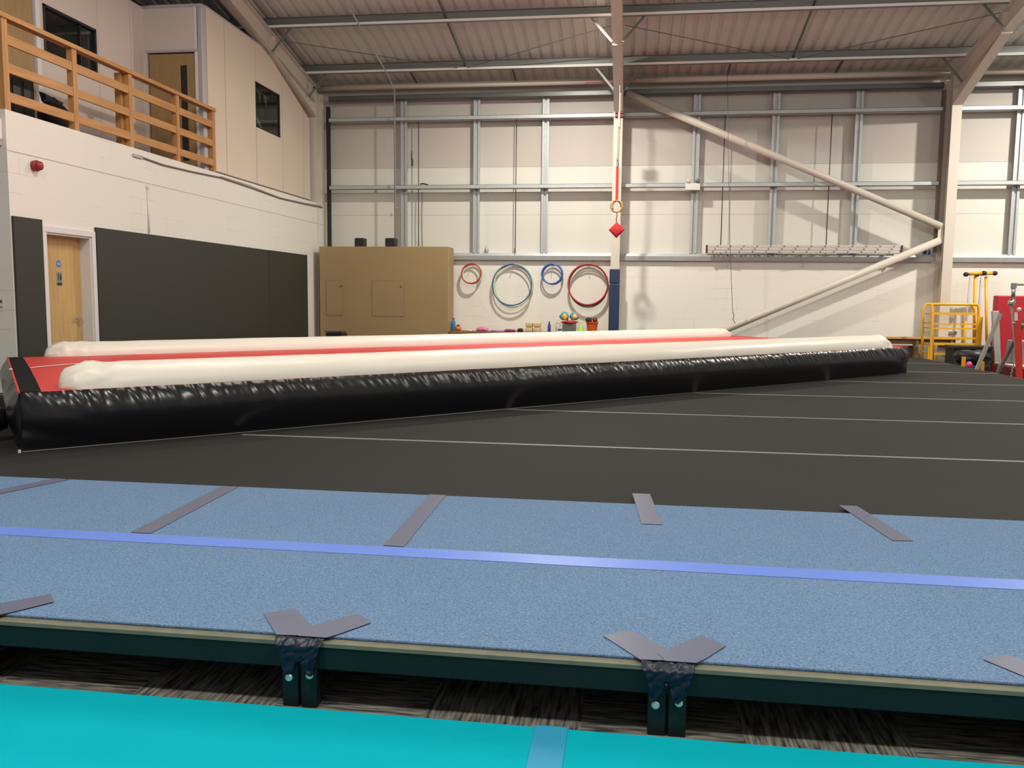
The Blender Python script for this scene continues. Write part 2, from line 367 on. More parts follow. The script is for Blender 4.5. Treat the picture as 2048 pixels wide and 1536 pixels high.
# ================================================================== STEEL FRAME
def ibeam(b, p, q, width, depth, side, tf=.016, tw=.012):
    """I section from p to q (axis centre); depth along side"""
    p = Vector(p); q = Vector(q); t = (q-p).normalized(); sd = Vector(side); sd = (sd-t*sd.dot(t)).normalized()
    off = sd*(depth/2-tf/2)
    b.bar(p+off, q+off, width, tf, sd); b.bar(p-off, q-off, width, tf, sd); b.bar(p, q, tw, depth-tf*1.5, sd)
CX = {'left': -6.77*S, 'mid': -.375*S, 'right': 6.02*S, 'far': 12.42*S}
YC0, YC1 = 17.67*S, 18.1*S-.005
FW = .19
frame_lbl = {'left': 'in the corner beside the mezzanine', 'mid': 'in the middle of the back wall', 'right': 'where the two diagonal tubes meet', 'far': 'beyond the right edge'}
ZK = WZ(5.07)
for k, cx in CX.items():
    yc = (YC0+YC1)/2
    z1 = roofz(YC1)-.22
    b = MB(); ibeam(b, (cx, yc, 0), (cx, yc, z1), FW, YC1-YC0, (0, 1, 0))
    b.box((cx-.07, YC0-.004, .0), (cx+.07, YC0, .02))
    cb = b.build('steel_column', M['steel_w'])
    tag(cb, 'cream painted steel column ' + frame_lbl[k], 'column')
    # rafter with haunch
    r = thing('roof_rafter', (cx, YC0, ZK), 'cream sloping rafter above the column ' + frame_lbl[k], 'roof beam')
    b = MB(); dr = .36; yend = -2.0
    def ax(y): return Vector((cx, y, roofz(y)-.21-dr/2))
    ibeam(b, ax(YC0), ax(yend), FW, dr, (0, 0, 1))
    b.build('beam', M['steel_w'], parent=r)
    # haunch: tapered web + lower flange
    yh = 15.6*S
    b = MB()
    zt0, zt1 = roofz(YC0)-.21-dr, roofz(yh)-.21-dr
    b.prism([(cx-.006, YC0, zt0+.02), (cx-.006, yh, zt1+.02), (cx-.006, yh, zt1-.01), (cx-.006, YC0, ZK)], (.012, 0, 0))
    b.bar((cx, YC0, ZK), (cx, yh, zt1-.012), FW, .016, (0, 0, 1))
    b.bar((cx, yh+.01, zt1-.03), (cx, yh+.01, roofz(yh)-.23), FW*.98, .014, (0, 1, 0))
    b.build('haunch', M['steel_w'], parent=r)
    # fly braces to the purlins
    for (yp, zoff) in ((15.4*S, .0), (17.2*S, .0)):
        zb = roofz(yp)-.21
        for sgn in (-1, 1):
            ztop = zb+.03; yb_ = yp+.02
            zlow = max(zb-.42, ZK) if yp < 16*S else zb-.45
            bb = MB(); bb.bar((cx+sgn*.50, yb_, ztop), (cx+sgn*(FW/2), yb_+.02, zlow), .045, .006, (0, 1, 0))
            bb.bar((cx+sgn*.50, yb_+.02, ztop), (cx+sgn*(FW/2), yb_+.04, zlow), .006, .04, (0, 1, 0))
            bb.build('fly_brace', M['galv_d'], parent=r)

# purlins (galvanised Z section)
for i, (yp, lab) in enumerate(((17.2*S, 'lowest'), (15.4*S, 'second from the back wall'), (13.55*S, 'third from the back wall'), (11.7*S, 'fourth from the back wall'), (9.9*S, 'fifth from the back wall'))):
    zt = roofz(yp)-.005
    b = MB()
    b.box((-12, yp-.004, zt-.20), (16, yp+.004, zt))
    b.box((-12, yp-.065, zt-.205), (16, yp+.004, zt-.196))
    b.box((-12, yp-.004, zt-.012), (16, yp+.06, zt-.004))
    pu = b.build('roof_purlin', M['galv_d']); tag(pu, 'galvanised roof purlin running across the roof, %s' % lab, 'purlin')
    c = MB(); c.bar((-12, yp-.068, zt-.180), (16, yp-.068, zt-.180), .006, .052, (0, -.35, 1)); lp = c.build('lip', M['galv_lit'], parent=pu)

# eaves tube
for (x0, x1, lab) in ((CX['left'], CX['mid'], 'left bay'), (CX['mid'], CX['right'], 'middle bay with the diagonal tubes'), (CX['right'], CX['far'], 'right bay')):
    b = MB().tube([(x0+.1, 17.93*S, WZ(5.72)), (x1-.1, 17.93*S, WZ(5.72))], .062, 16)
    tag(b.build('eaves_tube', M['steel_w'], smooth=True), 'cream horizontal tube at the eaves, %s' % lab, 'tube')
# girts
def girt(z, x0, x1, lab, y=18.1*S-.02, h=.085, d=.15, m_='galv'):
    z = WZ(z); b = MB()
    b.box((x0, y-d, z-h/2), (x1, y-d+.006, z+h/2)); b.box((x0, y-d, z+h/2-.006), (x1, y, z+h/2)); b.box((x0, y-d, z-h/2), (x1, y, z-h/2+.006))
    b.box((x0, y-d+.006, z-.012), (x1, y-d+.012, z+.002))
    return tag(b.build('wall_girt', M[m_]), lab, 'rail')
bays = [(-6.52*S, CX['mid']-FW/2-.01, 'left bay'), (CX['mid']+FW/2+.01, 5.855*S, 'bay with the diagonal tubes'), (CX['right']+FW/2+.01, CX['far']-FW/2, 'right bay')]
for (x0, x1, lab) in bays:
    girt(5.055, x0, x1, 'upper galvanised wall rail, %s' % lab)
    girt(3.64, x0, x1, 'middle galvanised wall rail, %s' % lab)
    girt(5.50, x0, x1, 'top galvanised wall rail just under the eaves tube, %s' % lab, h=.10, m_='rail_d')
    # sill rail on top of blockwork
    b = MB(); z0 = WZ(2.122); z1 = WZ(2.205); z2 = WZ(2.27)
    b.prism([(x0, YB-.10, z0), (x0, YB-.115, z1), (x0, YB-.03, z1+.012), (x0, YB+.0, z2), (x0, YL, z2), (x0, YL, z0)], (x1-x0, 0, 0))
    tag(b.build('sill_rail', M['galv']), 'grey metal sill rail on top of the blockwork, %s' % lab, 'rail')
# studs
studs = [(-4.905, 'second bay panel from the corner, behind the vertical conduit'), (-3.33, 'next left of the big blue hoop'), (-1.877, 'above the small blue hoops'),
         (1.2, 'behind the white emergency light unit'), (2.755, 'above the left part of the ladder'), (4.345, 'above the right part of the ladder'), (7.33, 'at the right edge of the picture')]
for x, lab in studs:
    xx = x*S; b = MB(); z0 = WZ(2.27); z1 = WZ(5.45); w = .15
    b.box((xx-w/2, YB-.02, z0), (xx-w/2+.05, YB-.015, z1)); b.box((xx+w/2-.05, YB-.02, z0), (xx+w/2, YB-.015, z1))
    b.box((xx-w/2+.045, YB-.015, z0), (xx-w/2+.05, YB+.13, z1)); b.box((xx+w/2-.05, YB-.015, z0), (xx+w/2-.045, YB+.13, z1))
    b.box((xx-w/2+.05, YB+.02, z0), (xx+w/2-.05, YB+.025, z1))
    tag(b.build('wall_stud', M['galv']), 'vertical galvanised wall stud %s' % lab, 'stud')
    
# sag rods
rods = [(-4.583, 'left of the cupboard corner'), (-2.487, 'above the big blue hoop'), (1.755, 'left of the long hanging cable'), (3.823, 'between the two right-hand studs')]
for x, lab in rods:
    xx = x*S
    b = MB().tube([(xx, YB-.05, WZ(2.27)), (xx, YB-.05, WZ(5.02))], .011, 8)
    tag(b.build('tie_rod', M['dark_rod'], smooth=True), 'thin dark vertical tie rod on the back wall, %s' % lab, 'rod')
    b = MB(); p0 = Vector((xx, 17.2*S, roofz(17.2*S)-.12)); p1 = Vector((xx, 17.95*S, roofz(17.95*S)-.10))
    b.bar(p0, p1, .035, .035)
    tag(b.build('eaves_strut', M['dark_rod']), 'short dark eaves strut above the tie rod %s' % lab, 'strut')
for x, lab in ((-3.41, 'left bay'), (2.88, 'middle bay')):
    xx = x*S; b = MB()
    for ya, yb_ in ((17.2, 15.4), (15.4, 13.55), (13.55, 11.7)):
        b.bar((xx, ya*S, roofz(ya*S)-.12), (xx, yb_*S, roofz(yb_*S)-.12), .03, .03)
    tag(b.build('roof_strut', M['dark_rod']), 'dark strut running up the roof slope between purlins, %s' % lab, 'strut')
# roof bracing wires
for (pa, pb, lab) in (((-6.6, 15.75), (-3.55, 17.1), 'left half of left bay'), ((-.5, 15.6), (-3.35, 17.1), 'right half of left bay'),
                      ((-.25, 15.6), (2.8, 17.1), 'left half of middle bay'), ((5.9, 15.6), (2.95, 17.1), 'right half of middle bay')):
    p = Vector((pa[0]*S, pa[1]*S, roofz(pa[1]*S)-.25)); q = Vector((pb[0]*S, pb[1]*S, roofz(pb[1]*S)-.2))
    tag(MB().tube([p, q], .007, 6).build('bracing_wire', M['dark_rod']), 'thin roof bracing wire, %s' % lab, 'wire')
# dark strips standing in for the shade beside the corner and right columns
tag(MB().box((-6.60*S, YB-.10, WZ(2.30)), (-6.53*S, YB-.02, WZ(5.35))).build('gap_shade_strip', M['black_m']), 'black vertical strip for the shade between corner column and left bay cladding', 'strip')
tag(MB().box((5.86*S, YB-.12, WZ(2.30)), (5.915*S, YB-.02, WZ(5.42))).build('gap_shade_strip', M['joint']), 'dark brown vertical strip for the shade on the left of the right column', 'strip')
# diagonal tubes
ym = 17.88*S
tag(MB().tube([W(-.218, 17.74, 5.43), W(5.874, 17.74, 2.79)], .075, 20).build('diagonal_brace', M['steel_w'], smooth=True), 'upper cream diagonal tube falling from the middle column head to the right column', 'tube')
tag(MB().tube([W(5.874, 17.74, 2.52), W(-.1, 17.74, -.16)], .075, 20).build('diagonal_brace', M['steel_w'], smooth=True), 'lower cream diagonal tube rising from behind the track to the right column', 'tube')
gp = MB(); gp.box(W(5.83, 17.73, 2.48), W(5.93, 17.745, 2.86)); tag(gp.build('gusset_plate', M['steel_w']), 'steel plate joining both diagonal tubes to the right column', 'plate')

# navy pad on middle column
p = thing('column_pad', W(-.395, 17.62, 1.34), 'navy blue foam pad wrapped on the middle column', 'pad')
cx = CX['mid']
MB().box((cx-.112, YC0-.07, 0), (cx+.112, YC0-.006, WZ(1.63))).build('lower_pad', M['navy'], parent=p, bevel=.012)
MB().box((cx-.112, YC0-.07, WZ(1.64)), (cx+.112, YC0-.006, WZ(1.93))).build('upper_pad', M['navy'], parent=p, bevel=.012)

# electrical conduit
b = MB(); xc = -5.03*S
b.tube([(xc, 17.80*S, WZ(2.37)), (xc, 17.80*S, WZ(5.60)), (xc+.02, 17.3*S, roofz(17.3*S)-.24), (xc+.06, 15.4*S, roofz(15.4*S)-.24), (xc+.1, 13.0*S, roofz(13*S)-.24)], .016, 10)
b.box((xc-.05, YB-.02, WZ(3.2)), (xc-.02, YB, WZ(3.24)))
tag(b.build('electrical_conduit', M['galv'], smooth=True), 'thin galvanised conduit running down the roof and wall behind the tan cupboard', 'conduit')

# ================================================================== MEZZANINE
KS = 1.0145
# flush partition on top of the left wall
def partition():
    xf = XL; t = .09
    back = MB().prism([(xf-t, 13.0*S, ZMT+.003), (xf-t, 17.3*S, ZMT+.003), (xf-t, 17.3*S, WZ(4.95)), (xf-t, 15.55*S, WZ(5.62)), (xf-t, 15.0*S, WZ(5.76)), (xf-t, 13.0*S, WZ(5.79))], (.02, 0, 0))
    return back
w = MB()
seams = [13.0, 13.60, 14.745, 15.90, 16.955, 17.3]
def ztop(y):
    pts = [(13.0, 5.79), (15.0, 5.76), (15.55, 5.62), (17.3, 4.95)]
    for (a, za), (c, zc) in zip(pts, pts[1:]):
        if a <= y <= c+1e-6: return za+(zc-za)*(y-a)/(c-a)
for a, c in zip(seams, seams[1:]):
    a2, c2 = a+.008, c-.008
    brk = [a2]+[q for q in (15.0, 15.55) if a2 < q < c2]+[c2]
    top = [(XL-.06, q*S, WZ(ztop(q))) for q in brk]
    if a == 14.745:
        w.prism([(XL-.06, a2*S, ZMT+.03), (XL-.06, c2*S, ZMT+.03), (XL-.06, c2*S, WZ(4.30)), (XL-.06, a2*S, WZ(4.30))], (.06, 0, 0))
        w.prism([(XL-.06, a2*S, WZ(5.095)), (XL-.06, c2*S, WZ(5.095))]+top[::-1], (.06, 0, 0))
        w.prism([(XL-.06, 15.81*S, WZ(4.30)), (XL-.06, c2*S, WZ(4.30)), (XL-.06, c2*S, WZ(5.095)), (XL-.06, 15.81*S, WZ(5.095))], (.06, 0, 0))
    else:
        w.prism([(XL-.06, a2*S, ZMT+.03), (XL-.06, c2*S, ZMT+.03)]+top[::-1], (.06, 0, 0))
wp = struct(w.build('wall_partition', M['cream'], org=(0, 0, 0)), 'cream upstairs office partition above the left wall')
j = MB()
for q in seams[1:5]: j.box((XL-.05, (q-.008)*S, ZMT+.03), (XL-.012, (q+.008)*S, WZ(min(ztop(q), ztop(min(q+.01, 17.3)))-.02)))
j.box((XL-.06, 13.0*S, ZMT), (XL-.004, 17.3*S, ZMT+.03))
j.build('panel_joint', M['joint'], parent=wp)
t = MB()
tp = [(13.0, 5.79), (15.0, 5.76), (15.55, 5.62)]
for (a, za), (c, zc) in zip(tp, tp[1:]): t.bar((XL-.03, a*S, WZ(za)+.012), (XL-.03, c*S, WZ(zc)+.012), .07, .022)
t.build('top_channel', M['lilac'], parent=wp)
# window in the partition
wn = thing('window_2', (XL, 15.27*S, WZ(4.31)), '', 'window'); del wn['category']; del wn['label']; struct(wn, 'square dark window with bunting in the cream partition')
y0, y1, z0, z1 = 14.753*S, 15.81*S, WZ(4.30), WZ(5.095)
b = MB(); f = .028
for a, c in (((XL-.05, y0, z0), (XL-.005, y0+f, z1)), ((XL-.05, y1-f, z0), (XL-.005, y1, z1)), ((XL-.05, y0, z0), (XL-.005, y1, z0+f)), ((XL-.05, y0, z1-f), (XL-.005, y1, z1))): b.box(a, c)
b.build('window_frame', M['black'], parent=wn)
MB().box((XL-.032, y0+f, z0+f), (XL-.026, y1-f, z1-f)).build('pane', M['glass'], parent=wn)
bt = thing('bunting', (XL-.16, 15.3*S, WZ(4.95)), 'string of small pennants hanging inside the partition window', 'bunting')
MB().tube([(XL-.16, y0-.1, WZ(5.09)), (XL-.16, 15.2*S, WZ(5.02)), (XL-.16, y1+.1, WZ(4.99))], .005, 6).build('cord', M['line_w'], parent=bt)
for yy, mm, zz in ((14.98, 'teal_fl', 5.05), (15.22, 'teal_fl', 5.02), (15.48, 'peach_fl', 5.0)):
    MB().prism([(XL-.158, (yy-.085)*S, WZ(zz)), (XL-.158, (yy+.085)*S, WZ(zz-.01)), (XL-.158, yy*S+.02, WZ(zz-.22))], (.003, 0, 0)).build('pennant', M[mm], parent=bt)
b = MB().bar((XL-.35, 14.75*S, WZ(5.08)), (XL-.35, 15.75*S, WZ(4.38)), .05, .08)  # pale bar added in place of a strut's reflection in the pane
tag(b.build('reflection_bar', M['offwhite']), 'pale slanting bar standing in for a reflection in the partition window', 'reflection')

# recess: door wall
yd = 12.867*S
xr = -7.675*S
b = MB()
b.box((xr-.05, yd, 3.28), (-7.60*S-.03, yd+.09, WZ(5.75))); b.box((-6.80*S+.03, yd, 3.28), (XL-.14, yd+.09, WZ(5.75)))
b.box((-7.60*S-.03, yd, WZ(5.06)+.03), (-6.80*S+.03, yd+.09, WZ(5.75)))
wd = struct(b.build('wall_recess_end', M['pinkwhite'], org=(0, 0, 0)), 'offwhite board wall around the upstairs door')
b = MB(); b.box((xr-.05, yd-.02, WZ(5.75)), (XL+.01, yd+.11, WZ(5.79))); b.box((-7.60*S-.05, yd-.012, WZ(5.06)+.02), (-6.80*S+.05, yd+.02, WZ(5.06)+.06))
b.build('head_trim', M['lilac'], parent=wd)
struct(MB().box((XL-.14, yd-.005, 3.28), (XL-.09, yd+.12, WZ(5.76))).build('trim_1', M['trimwhite'], bevel=.006), 'white door post trim')
struct(MB().box((XL-.09, yd-.005, 3.28), (XL+.002, 12.995*S, WZ(5.775))).build('trim_2', M['lilac'], bevel=.02), 'lilac grey corner post of the office')
d2 = bpy.data.objects.new('door_2', None); COL.objects.link(d2); d2.location = (-7.2*S, yd, 3.28); struct(d2, 'plain brown upstairs door with narrow dark glass strip')
b = MB(); dx0, dx1 = -7.60*S, -6.80*S; gx0, gx1 = -7.085*S, -6.975*S; dzt = WZ(5.06); gz0, gz1 = 3.55, WZ(4.885)
b.box((dx0, yd+.02, 3.285), (gx0, yd+.065, dzt)); b.box((gx1, yd+.02, 3.285), (dx1, yd+.065, dzt)); b.box((gx0, yd+.02, gz1), (gx1, yd+.065, dzt)); b.box((gx0, yd+.02, 3.285), (gx1, yd+.065, gz0))
b.build('door_leaf', M['ply'], parent=d2)
MB().box((gx0, yd+.03, gz0), (gx1, yd+.05, gz1)).build('glass_strip', M['black'], parent=d2)
# recess: long wall
b = MB(); wy0, wy1, wz0, wz1 = 10.53*S, 11.645*S, WZ(4.36), WZ(5.07)
X0, X1 = xr-.09, xr
ztp = WZ(5.77)
b.box((X0, 10.44*S, 3.28), (X1, 11.69*S-.004, wz0)); b.box((X0, 10.44*S, wz1), (X1, 11.69*S-.004, ztp))
b.box((X0, 10.44*S, wz0), (X1, wy0, wz1)); b.box((X0, wy1, wz0), (X1, 11.69*S-.004, wz1))
b.box((X0, 11.69*S+.004, 3.28), (X1, 12.5*S, ztp)); b.box((X0, 12.5*S+.01, 3.28), (X1, yd, ztp))
b.box((X0, 8.72*S, 3.28), (X1, 9.42*S, ztp)); b.box((X0, 9.42*S, 5.33), (X1, 10.34*S, ztp))
wr = struct(b.build('wall_recess', M['pinkwhite'], org=(0, 0, 0)), 'offwhite board wall set back behind the wooden railing')
b = MB(); b.box((X0+.02, 11.685*S, 3.28), (X1-.01, 11.695*S, ztp)); b.box((X0+.02, 12.5*S, 3.28), (X1-.01, 12.51*S, ztp))
b.build('panel_joint', M['joint'], parent=wr)
struct(MB().box((xr-.09, 10.36*S, 3.28), (xr+.03, 10.44*S, ztp)).build('trim_3', M['trimwhite'], bevel=.006), 'white post between brown door and window')
wn = bpy.data.objects.new('window_3', None); COL.objects.link(wn); wn.location = (xr, 11.1*S, wz0); struct(wn, 'dark office window behind the railing')
b = MB(); f = .035
for a, c in (((xr-.06, wy0, wz0), (xr+.012, wy0+f, wz1)), ((xr-.06, wy1-f, wz0), (xr+.012, wy1, wz1)), ((xr-.06, wy0, wz0), (xr+.012, wy1, wz0+f)), ((xr-.06, wy0, wz1-f), (xr+.012, wy1, wz1)), ((xr-.05, 11.3*S, wz0), (xr-.01, 11.3*S+.02, wz1))): b.box(a, c)
b.build('window_frame', M['black'], parent=wn)
MB().box((xr-.04, wy0+f, wz0+f), (xr-.034, wy1-f, wz1-f)).build('pane', M['glass'], parent=wn)
d3 = bpy.data.objects.new('door_3', None); COL.objects.link(d3); d3.location = (xr, 9.9*S, 3.28); struct(d3, 'tall brown door behind the left end of the railing')
MB().box((xr-.06, 9.42*S, 3.285), (xr-.01, 10.34*S, 5.33)).build('door_leaf', M['ply'], parent=d3)
KS = 1.0
# office shell (dark inside)
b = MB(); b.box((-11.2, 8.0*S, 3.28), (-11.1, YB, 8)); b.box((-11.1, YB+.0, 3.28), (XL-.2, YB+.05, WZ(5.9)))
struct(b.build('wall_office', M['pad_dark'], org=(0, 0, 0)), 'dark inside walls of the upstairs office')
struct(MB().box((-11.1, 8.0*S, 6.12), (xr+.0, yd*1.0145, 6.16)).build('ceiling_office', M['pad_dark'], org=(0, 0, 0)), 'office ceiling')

# railing
rl = thing('wooden_railing', (XL-.06, 11*S, 3.28), 'pine railing with three boards per bay along the mezzanine edge', 'railing')
px = XL-.055
posts = [8.59, 9.75, 10.91, 12.11, 13.21]
for y in posts:
    MB().box((px-.045, y*S-.045, 3.30), (px+.04, y*S+.045, WZ(4.245))).build('post', M['railz'], parent=rl, bevel=.004)
for y in (10.85,):
    MB().box((px-.14, y*S-.045, 3.30), (px-.05, y*S+.045, WZ(4.245))).build('post', M['railz'], parent=rl, bevel=.004)
MB().box((px-.06, 8.5*S, WZ(4.245)), (px+.06, 13.26*S, WZ(4.30))).build('handrail', M['rail'], parent=rl, bevel=.005)
for zc in (4.035, 3.74, 3.435):
    for a, c in zip(posts, posts[1:]):
        MB().box((px+.006, a*S+.046, WZ(zc-.052)), (px+.034, c*S-.046, WZ(zc+.052))).build('rail_board', M['rail'], parent=rl, bevel=.003)
    MB().box((px-2.4, 8.56*S, WZ(zc-.052)), (px-.046, 8.56*S+.03, WZ(zc+.052))).build('return_board', M['rail'], parent=rl, bevel=.003)
MB().box((px-2.4, 8.5*S, WZ(4.245)), (px-.061, 8.5*S+.12, WZ(4.30))).build('return_handrail', M['rail'], parent=rl)
for k in range(2): MB().box((px-1.15-1.15*k, 8.59*S-.04, 3.30), (px-1.07-1.15*k, 8.59*S+.04, WZ(4.245))).build('return_post', M['railz'], parent=rl)

# black cabinet and stage light
cb = thing('black_cabinet', (-7.3*S, 9.6*S, 3.28), 'black cabinet standing upstairs in front of the brown door', 'cabinet')
MB().box((-7.45*S, 9.25*S, 3.28), (-7.3*S, 9.80*S, WZ(3.91))).build('body', M['black_m'], parent=cb, bevel=.01)
for q in (9.42, 9.6): MB().box((-7.3*S, q*S, 3.35), (-7.3*S+.012, q*S+.13, WZ(3.85))).build('door_panel', M['black'], parent=cb)
sl = thing('stage_light', (-7.25*S, 10.02*S, 3.28), 'black stage light with barn doors behind the railing', 'stage light')
c0 = Vector((-7.2*S, 10.02*S, WZ(3.52)))
MB().lathe(c0, [(.05, -.16), (.16, -.13), (.19, 0), (.16, .12), (.09, .17)], 20, 'y').build('lamp_housing', M['black'], parent=sl, smooth=True)
MB().tube([c0+Vector((0, -.17, .0)), c0+Vector((0, -.2, .16)), c0+Vector((0, 0, .24)), c0+Vector((0, .2, .16)), c0+Vector((0, .17, 0))], .014, 8).build('yoke', M['black_m'], parent=sl)
MB().prism([c0+Vector((0, -.17, .26)), c0+Vector((0, .19, .22)), c0+Vector((0, .1, .10)), c0+Vector((0, -.12, .14))], (-.09, 0, .03)).build('barn_door', M['black_m'], parent=sl)
MB().lathe((c0.x, c0.y, 3.28), [(.14, 0), (.14, .03), (.05, .05), (.03, WZ(3.52)-3.28-.15)], 16).build('stand', M['black_m'], parent=sl)

# ================================================================== LEFT WALL FITTINGS
d1 = bpy.data.objects.new('door_1', None); COL.objects.link(d1); d1.location = (XL, 9.5*S, 0); struct(d1, 'beech toilet door in white frame')
b = MB(); aw = .075
b.box((XL, dy0-aw, 0), (XL+.022, dy0, dz-.001)); b.box((XL, dy1, 0), (XL+.022, dy1+aw, dz-.001)); b.box((XL, dy0-aw, dz), (XL+.022, dy1+aw, dz+aw))
b.build('architrave', M['trimwhite'], parent=d1, bevel=.004)
b = MB(); b.box((XL-.30, dy0, 0), (XL, dy0+.022, dz)); b.box((XL-.30, dy1-.022, 0), (XL, dy1, dz)); b.box((XL-.30, dy0+.022, dz-.022), (XL, dy1-.022, dz))
b.build('door_lining', M['trimwhite'], parent=d1)
xd = XL-.15
lf = MB().box((xd-.044, dy0+.024, .008), (xd, dy1-.024, dz-.024)).build('door_leaf', M['beech'], parent=d1)
h = MB(); hy = dy1-.10; hz = 1.005
h.lathe((xd, hy, hz), [(.026, 0), (.026, .008), (.012, .010), (.010, .05)], 16, 'x'); h.tube([(xd+.05, hy, hz), (xd+.052, hy-.02, hz), (xd+.052, hy-.13, hz)], .0095, 10)
h.lathe((xd, hy, hz-.085), [(.022, 0), (.022, .008)], 14, 'x')
h.build('door_handle', M['chrome'], parent=lf, smooth=False)
s = MB().lathe((xd, 9.44*S+.04, 1.70), [(.045, 0), (.045, .003)], 24, 'x').build('round_blue_sign', M['sticker_b'], parent=lf)
g = MB(); yy = 9.44*S+.04
for k, hw in ((.014, .026), (0, .032), (-.014, .024)): g.box((xd+.003, yy-hw, 1.70+k-.003), (xd+.004, yy+hw, 1.70+k+.003))
g.build('sign_lines', M['trimwhite'], parent=s)
s = MB().box((xd, yy-.05, 1.42), (xd+.003, yy+.05, 1.60)).build('toilet_sign', M['plate'], parent=lf)
g = MB()
for sx in (-.022, .022):
    g.lathe((xd+.003, yy+sx, 1.578), [(.008, 0), (.008, .001)], 12, 'x')
    if sx < 0: g.prism([(xd+.003, yy+sx-.014, 1.565), (xd+.003, yy+sx+.014, 1.565), (xd+.003, yy+sx+.009, 1.52), (xd+.003, yy+sx+.007, 1.485), (xd+.003, yy+sx-.007, 1.485), (xd+.003, yy+sx-.009, 1.52)], (.001, 0, 0))
    else: g.prism([(xd+.003, yy+sx-.009, 1.565), (xd+.003, yy+sx+.009, 1.565), (xd+.003, yy+sx+.018, 1.515), (xd+.003, yy+sx+.006, 1.485), (xd+.003, yy+sx-.006, 1.485), (xd+.003, yy+sx-.018, 1.515)], (.001, 0, 0))
g.box((xd+.003, yy-.045, 1.43), (xd+.004, yy+.045, 1.462))
g.build('pictogram', M['black'], parent=s)

tag(MB().box((XL+.001, 8.535*S, 0), (XL+.03, 8.995*S, WZ(2.16))).build('wall_board', M['pad_dark'], bevel=.004), 'narrow charcoal wall board left of the toilet door', 'wall board')
tag(MB().box((XL+.001, 9.985*S, 0), (XL+.03, 15.12*S, WZ(2.155))).build('wall_board', M['pad_dark'], bevel=.003), 'long charcoal wall board right of the toilet door', 'wall board')
tag(MB().box((XL+.001, 15.132*S, 0), (XL+.03, 17.01*S, WZ(2.158))).build('wall_board', M['pad_dark'], bevel=.003), 'charcoal wall board nearest the tan cupboard', 'wall board')
# alarm sounder
al = thing('alarm_sounder', W(-6.7, 8.93, 2.76), 'small red round fire alarm sounder high on the left wall', 'alarm')
c0 = W(-6.7, 8.93, 2.75)
MB().lathe(c0, [(.062, 0), (.066, .05), (.058, .06)], 20, 'x').build('base', M['alarm'], parent=al, smooth=True)
MB().lathe(c0+Vector((.06, 0, 0)), [(.055, 0), (.050, .035), (.02, .045)], 20, 'x').build('horn', M['alarm'], parent=al, smooth=True)
# conduit drop and junction
cd = thing('wall_conduit', W(-6.7, 11.2, 2.16), 'thin white conduit drop with round box above the long wall board', 'conduit')
MB().tube([W(-6.69, 11.2, 2.165), W(-6.69, 11.2, 2.80)], .012, 10).build('pipe', M['trimwhite'], parent=cd, smooth=True)
MB().lathe(W(-6.7, 11.2, 2.81), [(.034, 0), (.034, .03)], 16, 'x').build('junction_box', M['trimwhite'], parent=cd)
# cable along upstand
cab = thing('loose_cable', W(-6.7, 10.9, 3.1), 'loose grey cable running along the top of the left wall to the corner', 'cable')
pts = [W(-6.684, y, z) for y, z in ((11.0, 3.19), (11.6, 3.165), (12.4, 3.185), (13.34, 3.225), (14.4, 3.205), (15.7, 3.165), (17.0, 3.19), (17.95, 3.22))]
MB().tube(pts, .012, 8).build('cable', M['grey_cable'], parent=cab, smooth=True)
MB().tube([p_+Vector((.004, 0, .028+.012*math.sin(i*2))) for i, p_ in enumerate(pts[3:])], .007, 8).build('second_cable', M['offwhite'], parent=cab, smooth=True)
b = MB(); b.box((XL+.001, 10.87*S, WZ(3.165)), (XL+.028, 11.08*S, WZ(3.205))); b.build('cable_tray', M['lilac'], parent=cab)
# emergency light on return wall, sign on return wall
el = thing('bulkhead_light', (XL-.15, 8.52*S, WZ(2.95)), 'white rounded bulkhead light at the left edge below the railing', 'light')
MB().box((XL-.45, 8.52*S-.09, WZ(2.95)), (XL-.03, 8.52*S-.001, WZ(3.19))).build('housing', M['offwhite'], parent=el, bevel=.03)
MB().box((XL-.43, 8.52*S-.06, WZ(2.90)), (XL-.05, 8.52*S-.001, WZ(2.955))).build('back_plate', M['lilac'], parent=el, bevel=.01)
sg = thing('paper_sign', (XL-.3, 8.52*S, WZ(1.15)), 'white paper notice with dark lettering at the left edge of the picture', 'sign')
MB().box((XL-.42, 8.52*S-.004, WZ(1.13)), (XL-.13, 8.52*S-.001, WZ(1.28))).build('paper', M['offwhite'], parent=sg)
g = MB(); g.box((XL-.20, 8.52*S-.006, WZ(1.215)), (XL-.15, 8.52*S-.004, WZ(1.25))); g.box((XL-.40, 8.52*S-.006, WZ(1.165)), (XL-.15, 8.52*S-.004, WZ(1.178)))
g.build('lettering', M['joint'], parent=sg)

